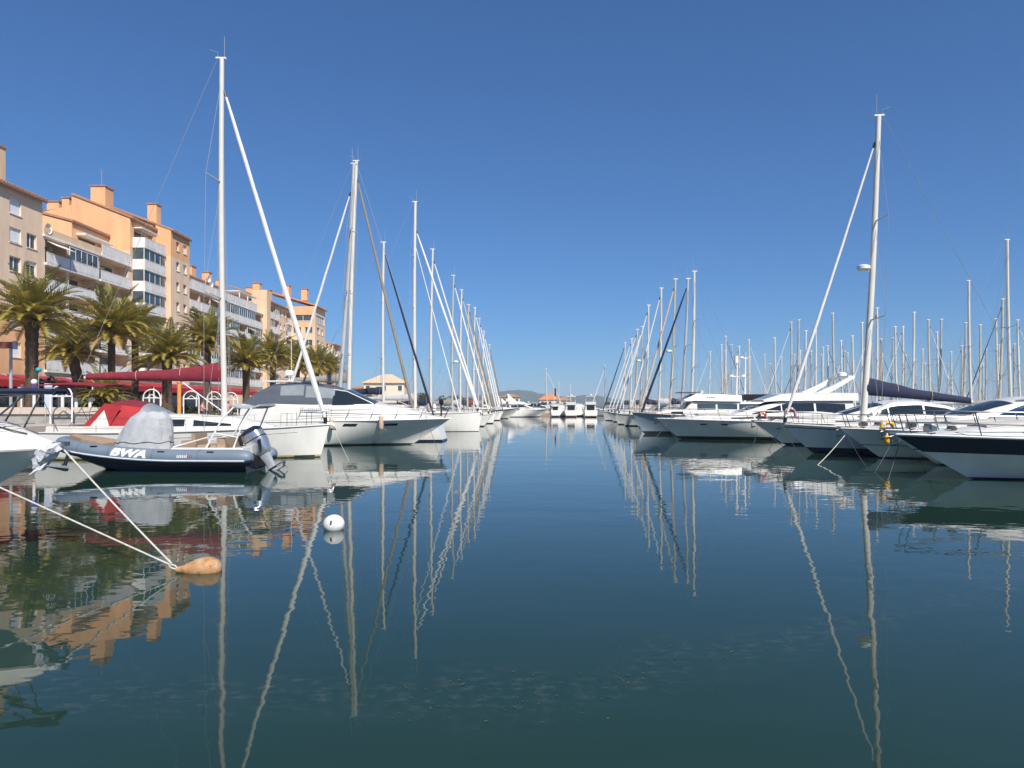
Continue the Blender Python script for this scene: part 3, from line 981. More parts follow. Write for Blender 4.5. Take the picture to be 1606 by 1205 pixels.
def flat_text(s, size, m, parent, fn, name='lettering', thick=0.0, shear=0.0, depth=0.004):
    cu = bpy.data.curves.new('t', 'FONT')
    cu.body = s
    cu.size = size
    cu.shear = shear
    cu.offset = thick
    cu.align_x = 'CENTER'
    cu.resolution_u = 4
    o = bpy.data.objects.new('t', cu)
    COL.objects.link(o)
    bpy.context.view_layer.update()
    me = bpy.data.meshes.new_from_object(o.evaluated_get(bpy.context.evaluated_depsgraph_get()))
    bpy.data.objects.remove(o)
    bm = bmesh.new()
    bm.from_mesh(me)
    bmesh.ops.triangulate(bm, faces=bm.faces)
    for _ in range(2):
        bmesh.ops.subdivide_edges(bm, edges=[e for e in bm.edges if e.calc_length() > size * .25], cuts=1)
    bmesh.ops.triangulate(bm, faces=bm.faces)
    bm.to_mesh(me)
    bm.free()
    for v in me.vertices:
        v.co = fn(v.co.x, v.co.y)
    me.materials.append(m)
    ob = bpy.data.objects.new(name, me)
    COL.objects.link(ob)
    ob.parent = parent
    return ob


# sign posts, parasols and panels at the left
t = thing('lamp_post', 'grey lamp post with brown signboard at the left edge', 'lamp post', (PX(17, 43), 43, QZ))
MB().tube([(0, 0, 0), (0, 0, 4.6)], .09, 8).build('post', M_GPAINT, t)
MB().box(-1.4, .18, -.12, .04, 4.55, 4.95).build('signboard', M_BRPAINT, t, smooth=False)
MB().box(.183, .40, -.12, .04, 4.5, 5.0).build('end_panel', M_GPAINT, t, smooth=False)
t = thing('globe_lamp', 'white globe lamp on blue and white post by the big palm', 'lamp', (PX(53.5, 41.5), 41.5, QZ))
MB().tube([(0, 0, 0), (0, 0, 2.0)], .085, 10).build('post', M_WPAINT, t)
MB().tube([(0, 0, 1.9), (0, 0, 2.25)], .17, 12).build('collar', M_BLUEP, t)
MB().ball((0, 0, 2.45), .17).build('globe', M_WPAINT, t)
t = thing('teal_balloon', 'small teal ball on a thin pole beside the big palm trunk', 'ball', (PX(60.5, 42.5), 42.5, QZ))
MB().tube([(0, 0, 0), (0, 0, 3.1)], .02, 6).build('pole', M_GPAINT, t)
MB().ball((0, 0, 3.22), .17, .17, .15).build('ball', M_TEALP, t)
t = thing('menu_board', 'tall pale blue menu board near the white arch', 'signboard', (PX(76, 41), 41, QZ))
MB().box(-.22, .22, -.03, .03, .9, 2.35).build('panel', mat('pale_blue_board', (.50, .55, .68), .5), t, smooth=False)
for s in (-.18, .18):
    MB().tube([(s, 0, 0), (s, 0, .898)], .025, 6).build('leg', M_GPAINT, t)
t = thing('white_flower_sign', 'white cut-out sign hanging in front of the red awning', 'sign', (PX(35, 46), 46, QZ))
mb = MB()
for k in range(5):
    a = 2 * pi * k / 5 + .3
    mb.tube([(0, 0, 2.1), (.28 * cos(a), 0, 2.1 + .34 * sin(a))], [.05, .09], 8)
mb.build('petals', M_WPAINT, t)
MB().tube([(0, .05, 0), (0, .05, 2.1)], .03, 6).build('post', M_GPAINT, t)
for i, (px, Y, where) in enumerate(((98, 43.8, 'left'), (119.5, 44.4, 'middle'), (141, 45, 'right'))):
    t = thing('bollard_lamp', 'white bollard post with flat cap, %s one of the three by the planter' % where, 'bollard', (PX(px, Y), Y, QZ + (.9 if i < 1 else 0)))
    MB().tube([(0, 0, -.1), (0, 0, 1.5 - (.2 if i else .7))], .10, 10).build('post', M_WPAINT, t)
    MB().tube([(0, 0, 1.5 - (.2 if i else .7)), (0, 0, 1.72 - (.2 if i else .7))], [.12, .30], 12).build('cap', M_WPAINT, t)
t = thing('orange_post', 'short orange post under the red awnings near the tower', 'post', (PX(281, 58), 58, QZ))
MB().tube([(0, 0, 0), (0, 0, 2.9)], .16, 10).build('shaft', M_ORPOST, t)
MB().tube([(0, 0, 2.902), (0, 0, 3.0)], .2, 10).build('cap', M_ORPOST, t)

# life on the facades: awnings, plants, roof dishes
rb2 = random.Random(4)


def sun_blind(b, T, u0, u1, z, m, out=1.1):
    mb = MB()
    v = []
    for d, zz in ((.02, z), (out, z - .55)):
        for e in (0, .03):
            v += [T(u0, zz + e, d), T(u1, zz + e, d)]
    mb.add(v, [(0, 1, 5, 4), (2, 6, 7, 3), (0, 4, 6, 2), (1, 3, 7, 5), (4, 5, 7, 6), (0, 2, 3, 1)])
    mb.build('sun_blind', m, b, smooth=False)


M_BLIND = [mat('blind_white', (.72, .68, .62), .8), mat('blind_blue', (.05, .12, .40), .8), mat('blind_ochre', (.55, .33, .12), .8)]
for T, b, sp in ((T1, b2, [(70.8, 73.8, 18.95), (80.2, 85.5, 13.6)]), (T1, b4, [(102.2, 105.1, 16.1), (113.3, 116.2, 13.4), (124.5, 127.3, 16.1), (109.6, 112.5, 18.9)]), (T1, b5, [(134.8, 138.2, 13.4), (139.1, 140.8, 13.4), (146.4, 148.8, 16.1)])):
    for i, (a, c, z) in enumerate(sp):
        sun_blind(b, T, a, c, z, M_BLIND[(i + (1 if b is b5 else 0)) % 3 if i else 0])
for b, bays_ in ((b2, [(70.6, 74.0), (74.4, 79.2), (79.9, 85.9)]), (b4, [(98.3 + 3.72 * k, 101.6 + 3.72 * k) for k in range(9)])):
    for k in range(16 if b is b2 else 26):
        a, c = rb2.choice(bays_)
        fl = rb2.choice(LV[:5])
        u = rb2.uniform(a + .3, c - .3)
        pm = MB().tube([(XF + .10, u, fl + .02), (XF + .10, u, fl + 1.05)], [.11, .14], 8)
        po = pm.build('plant_pot', M_TILE, b)
        lf = MB()
        for q_ in range(40):
            p = Vector((XF + .12 + rb2.gauss(0, .10), u + rb2.gauss(0, .22), fl + 1.25 + rb2.gauss(0, .16)))
            d, e = Vector((rb2.uniform(-1, 1), rb2.uniform(-1, 1), rb2.uniform(-1, 1))) * .12, Vector((rb2.uniform(-1, 1), rb2.uniform(-1, 1), rb2.uniform(-1, 1))) * .09
            lf.add([p - d, p + e, p + d, p - e], [(0, 1, 2, 3)])
        lf.build('plant_leaves', M_BUSH, po, smooth=False)
for b, x, y, z in ((b4, XF - 2.0, 112.6, 22.6), (b4, XF - 2.0, 113.6, 21.9), (b5, XF - 1.5, 136.5, 23.6), (b2, XF - .2, 70.9, 20.2)):
    MB().loft([[(x + .12 * f * f * 4 - .1, y + .55 * f * cos(a), z + .55 * f * sin(a)) for a in [2 * pi * k / 14 for k in range(14)]] for f in (.02, .5, 1.0)], caps=False).tube([(x - .1, y, z), (x - .3, y, z - 1.2)], .04, 6).build('satellite_dish', M_WPAINT, b)
for i, (b, x, y, z0, z1) in enumerate(((b3, XF - 4.6, 88.2, 29.4, 32.0), (b4, XF - 5.6, 110, 25.4, 28.0), (b1, XF - .8, 64.4, 26, 27.8), (b5, -52, 141.5, 26, 28.5))):
    an_ = MB().tube([(x, y, z0), (x, y, z1)], .03, 5)
    for k in range(4):
        an_.tube([(x, y - .5 + .08 * k, z1 - .12 - .22 * k), (x, y + .5 - .08 * k, z1 - .12 - .22 * k)], .018, 4)
    an_.build('tv_aerial', M_GPAINT, b)

for b, base in ((b1, (XF, 61, QZ)), (b2, (XF, 78, QZ)), (b3, (XF, 92, QZ)), (b4, (XF, 115, QZ)), (b5, (XF, 142, QZ)), (b6, (XE, 153, QZ)), (b7, (XE, 164, QZ))):
    b.location = base
    for c in b.children:
        c.location = -Vector(base)
# ------------------------------------------------------------------ boats
class Hull:
    """x runs from the stern (0) to the bow (L), z = 0 is the waterline"""

    def __init__(s, L, B, fb, fs, rake, flare=1.0, e0=.28, sw=.86, pw=2.2, tr=.15, sag=.06, wmax=.42):
        s.L, s.B, s.fb, s.fs, s.rake, s.flare, s.e0, s.sw, s.pw, s.tr, s.sag, s.wmax = L, B, fb, fs, rake, flare, e0, sw, pw, tr, sag, wmax
        s.zk = -.5

    def sheer(s, t):
        return lerp(s.fs, s.fb, t ** 1.5) - s.sag * sin(pi * t)

    def plan(s, t):
        if t < s.wmax:
            return s.B / 2 * (s.sw + (1 - s.sw) * sin(t / s.wmax * pi / 2))
        return s.B / 2 * (1 - ((t - s.wmax) / (1 - s.wmax)) ** s.pw)

    def pt(s, t, z, side=1):
        sh = s.sheer(t)
        q = max(0.0, (z - s.zk) / (sh - s.zk))
        up = z / s.sheer(1.0) if z > 0 else z * 1.5
        xs = s.L - s.rake * max(0, 1 - up) ** 1.05
        xa = -abs(s.tr) * (1 - z / s.fs)
        x = lerp(xa, xs, t)
        e = s.e0 + s.flare * max(0, t - .42) ** 1.5 * 1.9
        y = s.plan(t) * (q ** e if q > 0 else 0)
        return Vector((x, side * y, z))

    def edge(s, x, side=1, inset=0.0, dz=0.0):
        t = max(0, min(1, x / s.L))
        return Vector((x, side * max(0, s.plan(t) - inset), s.sheer(t) + dz))

    def build(s, parent, mats, rows, nt=22, rub=True, rubm=None, deckm=None):
        """rows: (a, b, material) with z = a + b * sheer"""
        mb = MB()
        ts = [1 - (1 - i / nt) ** 1.25 for i in range(nt + 1)]
        ring = []
        for t in ts:
            sh = s.sheer(t)
            zs = []
            for a, b, _ in rows:
                zs.append(min(sh, a + b * sh))
            ring.append([s.pt(t, z, -1) for z in reversed(zs)] + [s.pt(t, z, 1) for z in zs[0:]])
        n = len(rows)
        mids = [rows[i][2] for i in range(n - 1)]
        mb.loft(ring, close=False, caps=False, mfn=lambda i, j: mids[n - 2 - j] if j < n - 1 else (mids[0] if j == n - 1 else mids[j - n]))
        r0 = ring[0]
        o = len(mb.v)
        mb.v += [tuple(p) for p in r0]
        for j in range(n - 1):
            mb.f.append((o + j, o + j + 1, o + 2 * n - 2 - j, o + 2 * n - 1 - j))
            mb.m.append(mids[n - 2 - j])
        h = mb.build('hull', mats, parent, angle=30)
        d = MB()
        rr = []
        for t in ts:
            w_ = max(0.0, s.plan(t) - .02)
            x = s.pt(t, s.sheer(t)).x - (.03 if t > .98 else 0)
            z = s.sheer(t) - .02
            rr.append([(x, -w_, z), (x, -w_ * .5, z + .045), (x, 0, z + .06), (x, w_ * .5, z + .045), (x, w_, z)])
        d.loft(rr, close=False, caps=False)
        d.build('deck', deckm or M_DECK, parent)
        if rub:
            rl = MB()
            for sd in (-1, 1):
                rl.tube([s.pt(t, s.sheer(t), sd) + Vector((0, sd * .005, -.01)) for t in ts], .035, 6)
            rl.build('rub_rail', rubm or M_WHITE, parent)
        return h


W_, A_, S_ = 0, 1, 2       # white topside, antifouling, stripe


def rows_std(boot=.06, stripe=.12, top=()):
    r = [(-.5, 0, A_), (-.22, 0, A_), (boot - .02, 0, S_), (stripe, 0, W_), (.10, .25, W_), (.07, .48, W_), (.03, .72, W_)]
    r += list(top)
    r += [(0, 1.0, W_)]
    return r


class Cabin:
    """stations: (x, zb, wb, zt, wt, crown)"""

    def __init__(s, st):
        s.st = st
        s.xs = [q[0] for q in st]

    def at(s, x):
        return [interp(s.xs, [q[k] for q in s.st], x) for k in range(1, 6)]

    def side(s, x, f, sd=1, off=0.0):
        zb, wb, zt, wt, cr = s.at(x)
        return Vector((x, sd * (lerp(wb, wt, f) + off), lerp(zb, zt, f)))

    def top(s, x, v, off=0.0):
        zb, wb, zt, wt, cr = s.at(x)
        return Vector((x, v * wt, zt + cr * (1 - v * v) + off))

    def build(s, name, m, parent, sub=2):
        mb = MB()
        xs = []
        for i in range(len(s.xs) - 1):
            for k in range(sub):
                xs.append(lerp(s.xs[i], s.xs[i + 1], k / sub))
        xs.append(s.xs[-1])
        rings = []
        for x in xs:
            r = [s.side(x, f, -1) for f in (0, .4, .8, .95)]
            r += [s.top(x, v) for v in (-.96, -.8, -.4, 0, .4, .8, .96)]
            r += [s.side(x, f, 1) for f in (.95, .8, .4, 0)]
            rings.append(r)
        mb.loft(rings, close=True, caps=True)
        return mb.build(name, m, parent, angle=42)

    def panel(s, name, m, parent, x0, x1, f0, f1, sd, off=.012, lean0=0.0, lean1=0.0, n=6, taper=0.0):
        """window on the side wall"""
        mb = MB()
        rings = []
        for k in range(n + 1):
            t = k / n
            r = []
            g = taper * t
            for f, o in ((f0, .002), (f1 - (f1 - f0) * g, .002), (f1 - (f1 - f0) * g, off), (f0, off)):
                xx = lerp(x0, x1, t) + lerp(lerp(lean0, lean1, t), 0, 0) * ((f - f0) / (f1 - f0))
                r.append(s.side(xx, f, sd, o))
            rings.append(r)
        mb.loft(rings)
        return mb.build(name, m, parent, smooth=False)

    def screen(s, name, m, parent, x0, x1, v0, v1, off=.015, n=4):
        """window on the top / sloping front"""
        mb = MB()
        rings = []
        for k in range(n + 1):
            x = lerp(x0, x1, k / n)
            rings.append([s.top(x, v0, .002), s.top(x, (v0 + v1) / 2, .002), s.top(x, v1, .002), s.top(x, v1, off), s.top(x, (v0 + v1) / 2, off), s.top(x, v0, off)])
        mb.loft(rings)
        return mb.build(name, m, parent)


def rail(hull, parent, x0, x1, hgt, n, inset=.10, mid=False, rad=.014, lean=.0, name='bow_rail', detail=True, drop_aft=False, sides=(-1, 1), round_bow=True):
    """pulpit rail round the bow from x0 forward to x1; each stanchion its own piece"""
    L = hull.L
    xs = [lerp(x0, x1, k / (n * 2)) for k in range(n * 2 + 1)]
    top = MB()
    pa = [hull.edge(min(x, L - .02), -1, inset, 0) + Vector((lean, 0, hgt)) for x in xs]
    pb = [hull.edge(min(x, L - .02), 1, inset, 0) + Vector((lean, 0, hgt)) for x in xs]
    if drop_aft:
        pa[0].z -= hgt - .05
        pb[0].z -= hgt - .05
    if round_bow:
        tip = Vector((x1 + lean + .22, 0, pa[-1].z))
        path = pa + [tip] + pb[::-1]
        top.tube(path, rad, 6)
    else:
        top.tube(pa, rad, 6)
        top.tube(pb, rad, 6)
    if mid:
        for p in (pa, pb):
            top.tube([q - Vector((lean * .5, 0, hgt * .5)) for q in p], rad * .6, 5)
    ro = top.build(name, M_STEEL, parent)
    st = MB()
    for k in range(0, len(xs), 2):
        if drop_aft and k == 0:
            continue
        for p, sd in ((pa, -1), (pb, 1)):
            b = hull.edge(min(xs[k], L - .02), sd, inset, -.02)
            if detail:
                MB().tube([b, p[k]], rad * .9, 5).build('stanchion', M_STEEL, ro)
            else:
                st.tube([b, p[k]], rad * .9, 4)
    if not detail:
        st.build('stanchions', M_STEEL, ro)
    return ro


def mast_rig(t, hull, mx, H, zd, colour=M_ALU, rake=0.25, jib=M_SAILW, jib_r=.055, nspread=2, boomL=4.5, boomz=None, cover=M_NAVYC, cover_h=.5, radar=None, inner=False, mr=.095, detail=2, bowx=None, wire=.009, jib_top=.93, antenna=True, drop=-.10):
    """mast, spreaders, boom, cover, furled jib, rigging; everything in boat coordinates"""
    L = hull.L

    def mp(z):
        f = (z - zd) / (H - zd)
        return Vector((mx - rake * f - .08 * sin(pi * f), 0, z))
    n = 8
    pts = [mp(lerp(zd - .1, H, k / n)) for k in range(n + 1)]
    m = MB().tube(pts, [mr * (1 - .22 * k / n) for k in range(n + 1)], 10 if detail > 1 else 7).build('mast', colour, t)
    hd = MB()
    hd.box(mp(H).x - .26, mp(H).x + .2, -.06, .06, H + .002, H + .07)
    hd.build('masthead', M_WPAINT, m, smooth=False)
    if antenna:
        a = MB().tube([mp(H) + Vector((.1, .05, .07)), mp(H) + Vector((.1, .05, 1.05))], .013, 5)
        a.tube([mp(H) + Vector((-.18, 0, .07)), mp(H) + Vector((-.18, 0, .3)), mp(H) + Vector((-.55, 0, .42))], .012, 5)
        a.build('antenna', M_WIRE, m)
    rig = MB()
    bx = bowx if bowx is not None else L - .15
    bow = Vector((bx, 0, hull.sheer(min(1, bx / L)) + .12))
    jt = mp(lerp(zd, H, jib_top)) + Vector((.12, 0, 0))
    ch = hull.plan(min(1, (mx - .25) / L)) - .12
    zsh = hull.sheer(mx / L)
    sp_z = [lerp(zd, H, (k + 1) / (nspread + 1) * (.98 if nspread > 1 else 1.0)) for k in range(nspread)]
    for sd in (-1, 1):
        prev = Vector((mx - .3, sd * ch, zsh))
        for k, z in enumerate(sp_z):
            hw = ch * (.86 - .2 * k)
            tip = mp(z) + Vector((-.28, sd * hw, .08))
            rig.tube([prev, tip], wire, 4)
            rig.tube([prev if k == 0 else prev, mp(z)], wire * .8, 4)
            prev = tip
        rig.tube([prev, mp(lerp(zd, H, .95))], wire, 4)
    rig.tube([mp(H) + Vector((-.2, 0, 0)), Vector((.1, .0, hull.fs + .1))], wire, 4)
    for hy, hx in ((.2, .25), (-.15, -.2), (.05, -.3)):
        rig.tube([mp(H * .97), mp(H * .6) + Vector((hx * .6, hy * .4, 0)), Vector((mx + hx, hy, zd))], wire * .7, 4)
    rig.build('rigging', M_WIRE, t)
    for k, z in enumerate(sp_z):
        hw = ch * (.86 - .2 * k)
        s = MB()
        for sd in (-1, 1):
            s.tube([mp(z), mp(z) + Vector((-.28, sd * hw, .08))], [.04, .022], 5)
        s.build('spreader', M_ALUG if detail > 1 else colour, m)
    if jib:
        d = bow - jt
        pts, rr = [], []
        for k in range(15):
            f = k / 14
            p = jt + d * f
            sag = .10 * sin(pi * f)
            pts.append(p + Vector((0, .02 * sin(f * 40), -sag)))
            rr.append(jib_r * interp([0, .03, .06, .5, .9, .96, 1], [.35, .35, .6, .85, 1.0, .9, .5], f) * (1 + .06 * sin(f * 60)))
        j = MB().tube(pts, rr, 8).build('furled_jib', jib, t)
        MB().tube([bow + Vector((-.02, 0, -.05)), bow - d.normalized() * .22], [.09, .09], 10).build('furling_drum', M_BLACK, j)
        MB().tube([jt, jt + d.normalized() * .3], .05, 8).build('swivel', M_BLACK, j)
    if inner:
        a = mp(lerp(zd, H, .80))
        bpos = Vector((bx - 1.7, 0, hull.sheer(.85) + .1))
        MB().tube([a, a.lerp(bpos, .5), bpos], [.03, .045, .06], 7).build('furled_staysail', M_SAILW, t)
    if boomL:
        bz = boomz if boomz else zd + 1.0
        b0, b1 = Vector((mx - .12, 0, bz)), Vector((mx - boomL, 0, bz - drop))
        bo = MB().tube([b0, b1], .075, 8).build('boom', colour, t)
        if cover:
            rings = []
            nn = 14
            rg = random.Random(int(H * 100))
            for k in range(nn + 1):
                f = k / nn
                c = b0.lerp(b1, f * .985)
                hh = cover_h * (interp([0, .04, .12, .5, 1], [1.55, 1.6, 1.35, .85, .5], f)) * (1 + rg.uniform(-.04, .04))
                ww = interp([0, .06, .3, 1], [.16, .19, .17, .10], f)
                ring = []
                for a in range(14):
                    an = 2 * pi * a / 14
                    z = (sin(an) * .5 + .5)
                    ring.append((c.x, ww * cos(an) * (1.05 - .6 * z * z), c.z - .09 + hh * z))
                rings.append(ring)
            co = MB().loft(rings).build('sail_cover', cover, bo)
            for f in (.3, .62):
                c = b0.lerp(b1, f)
                hh = cover_h * interp([0, .04, .12, .5, 1], [1.55, 1.6, 1.35, .85, .5], f)
                MB().tube([(c.x, .15 * cos(a), c.z - .08 + hh * .5 + (hh * .5 + .012) * sin(a)) for a in [2 * pi * k / 12 for k in range(13)]], .012, 4).build('tie', M_ROPE, co)
        MB().tube([Vector((mx - .1, 0, zd + .15)), b0.lerp(b1, .32)], .03, 6).build('vang', M_ALUG, bo)
    if radar:
        z = radar
        r = MB()
        r.tube([mp(z) + Vector((.1, 0, -.08)), mp(z) + Vector((.34, 0, 0))], .03, 6)
        r.tube([mp(z) + Vector((.42, 0, 0)), mp(z) + Vector((.42, 0, .05)), mp(z) + Vector((.42, 0, .2)), mp(z) + Vector((.42, 0, .26))], [.24, .30, .30, .16], 14)
        r.build('radar_dome', M_WPAINT, m)
    return m


def sway(X, Y):
    """no two boats lie at quite the same angle"""
    return .055 * sin(X * 12.9898 + Y * 78.233)


def sailboat(label, X, Y, L=11.0, B=3.5, bow=1, H=14.0, mfrac=.58, jib=M_SAILW, cover=M_NAVYC, hullm=M_WHITE, stripe=M_BOOT, anti=M_ANTI, rake=.3, hood=M_NAVYC, fb=1.35, fs=1.1, bowrake=.9, nspread=2, detail=1, radar=None, inner=False, colour=M_ALU, group=None, rot=0.0, boomL=None, jib_r=.055, mr=.09, bimini=None, plan_pw=2.2, wire=.011, coach_h=.42, name='sailing_yacht', rows=None, mrake=.3, stripes_top=(), cover_h=.45, boomz=None, jib_top=.93, drop=-.10):
    """X is the place of the bow tip"""
    if not rot:
        rot = sway(X, Y)
    rz = (0 if bow > 0 else pi) + rot
    t = thing(name, label, 'sailboat', (X - L * cos(rz), Y - L * sin(rz), 0), rz, group)
    h = Hull(L, B, fb, fs, bowrake, flare=.40, e0=.20, sw=.72, pw=plan_pw, tr=-.35)
    h.build(t, [hullm, anti, stripe], rows or rows_std(top=stripes_top), 20 if detail > 1 else 14, rubm=M_DECK)
    mx = L * mfrac
    c = Cabin([(L * .34, h.sheer(.34) - .03, B * .30, h.sheer(.34) + coach_h + .05, B * .24, .08), (L * .5, h.sheer(.5) - .03, B * .31, h.sheer(.5) + coach_h, B * .25, .08),
               (L * .66, h.sheer(.66) - .03, B * .25, h.sheer(.66) + coach_h * .75, B * .19, .07), (L * .80, h.sheer(.8) - .03, B * .13, h.sheer(.8) + .06, B * .09, .02)])
    co = c.build('coachroof', M_DECK, t)
    for sd in (-1, 1):
        c.panel('cabin_window', M_GLASS, co, L * .37, L * .50, .35, .78, sd)
        c.panel('cabin_window', M_GLASS, co, L * .53, L * .66, .35, .76, sd, taper=.6)
    ck = MB()
    for sd in (-1, 1):
        rr = []
        for k in range(7):
            x = lerp(.3, L * .335, k / 6)
            w_ = h.plan(x / L)
            z = h.sheer(x / L)
            rr.append([(x, sd * (w_ - .5), z), (x, sd * (w_ - .12), z), (x, sd * (w_ - .18), z + .26), (x, sd * (w_ - .44), z + .28)])
        ck.loft(rr)
    ck.build('cockpit_coaming', M_DECK, t)
    wh = MB()
    wc = Vector((L * .14, 0, h.fs + .75))
    wh.tube([wc + Vector((0, .42 * cos(a), .42 * sin(a))) for a in [2 * pi * k / 14 for k in range(15)]], .016, 5)
    wh.tube([wc, wc + Vector((.05, 0, -.75))], .09, 6)
    wh.build('steering_wheel', M_STEEL, t)
    if hood:
        x0, x1 = L * .26, L * .40
        rings = []
        zb = h.sheer(.33) + .12
        for x, hh in ((x0, 1.02), (lerp(x0, x1, .35), 1.05), (lerp(x0, x1, .7), .85), (x1, .40)):
            rings.append([(x, -B * .29 * cos(a) * (1 if abs(cos(a)) < .99 else 1), zb + hh * max(0, sin(a)) ** .7) for a in [pi * k / 10 for k in range(11)]])
        MB().loft(rings, close=False, caps=False).build('sprayhood', hood, t)
    if bimini:
        zb = h.fs + 2.0
        rr = []
        for k in range(5):
            x = lerp(-.3, L * .22, k / 4)
            for_ = .10 * sin(pi * k / 4)
            rr.append([(x, yy * B * .36, zb + .12 * (1 - yy * yy) + for_ + d) for yy in (-1, -.5, 0, .5, 1) for d in (0,)] + [(x, yy * B * .36, zb + .12 * (1 - yy * yy) + for_ - .03) for yy in (1, .5, 0, -.5, -1)])
        bm_ = MB().loft(rr).build('bimini', bimini, t)
        for x, xb in ((0.0, .9), (L * .2, 1.2)):
            MB().tube([(xb, -B * .36, h.fs), (x, -B * .36, zb - .03), (x, B * .36, zb - .03), (xb, B * .36, h.fs)], .014, 5).build('bimini_hoop', M_STEEL, bm_)
    mast_rig(t, h, mx, H, h.sheer(mfrac) + coach_h, colour, mrake, jib, jib_r, nspread, boomL or L * .40, boomz or (h.sheer(mfrac) + coach_h + .85), cover, cover_h, radar, inner, mr, detail, wire=wire, jib_top=jib_top, drop=drop)
    rail(h, t, L * .86, L - .15, .62, 2, inset=.06, mid=True, detail=detail > 1, name='pulpit')
    g = rail(h, t, L * .06, L * .84, .60, 5, inset=.06, mid=True, detail=detail > 1, name='lifelines', rad=.008, round_bow=False)
    if detail > 1:
        an = MB()
        an.tube([(L - .5, .12, h.fb + .08), (L + .12, .12, h.fb + .02), (L + .22, .12, h.fb - .22)], .03, 6)
        an.tube([(L + .02, -.12, h.fb - .20), (L + .22, .12, h.fb - .24), (L + .02, .36, h.fb - .20)], [.01, .05, .01], 6)
        an.build('anchor', M_STEEL, t)
    return t, h


def fender(x, y, z0, z1, m=M_FENDER, label='', r=.14):
    t = thing('fender', label, 'fender', (x, y, z0), 0, group=None)
    hgt = z1 - z0
    MB().tube([(0, 0, 0), (0, 0, .06), (0, 0, .14), (0, 0, hgt - .14), (0, 0, hgt - .06), (0, 0, hgt)], [r * .35, r * .8, r, r, r * .8, r * .3], 14).build('body', m, t)
    MB().tube([(0, 0, hgt - .002), (0, 0, hgt + .08)], .04, 8).build('eye', M_WPAINT, t)
    MB().tube([(0, 0, hgt + .07), (.01, .02, hgt + .5)], .010, 5).build('lanyard', M_ROPED, t)
    return t


def lifebuoy(pos, m, label, r=.30, rz=0.0, rx=0.0, half=False, group=None):
    t = thing('lifebuoy', label, 'lifebuoy', pos, rz, group)
    t.rotation_euler = (rx, 0, rz)
    n = 20
    a1 = pi * 1.15 if half else 2 * pi
    pts = [(r * cos(-.2 + a1 * k / n), 0, r * sin(-.2 + a1 * k / n)) for k in range(n + 1)]
    MB().tube(pts, .085, 10).build('ring', m, t)
    for k in range(4):
        a = a1 * (k + .5) / 4
        c = Vector((r * cos(a), 0, r * sin(a)))
        d = Vector((-sin(a), 0, cos(a))) * .035
        MB().tube([c - d, c + d], .0885, 10).build('band', M_WPAINT, t)
    return t


def rope(name, label, pts, r=.012, m=M_ROPE, sag=0.0, group=None):
    a, b = Vector(pts[0]), Vector(pts[-1])
    if len(pts) == 2:
        pts = [a.lerp(b, k / 16) - Vector((0, 0, sag * 4 * (k / 16) * (1 - k / 16))) for k in range(17)]
    o = Vector(pts[0])
    ob = MB().tube([Vector(p) - o for p in pts], r, 6).build(name, m)
    ob.location = o
    return tag(ob, label, 'rope', group)


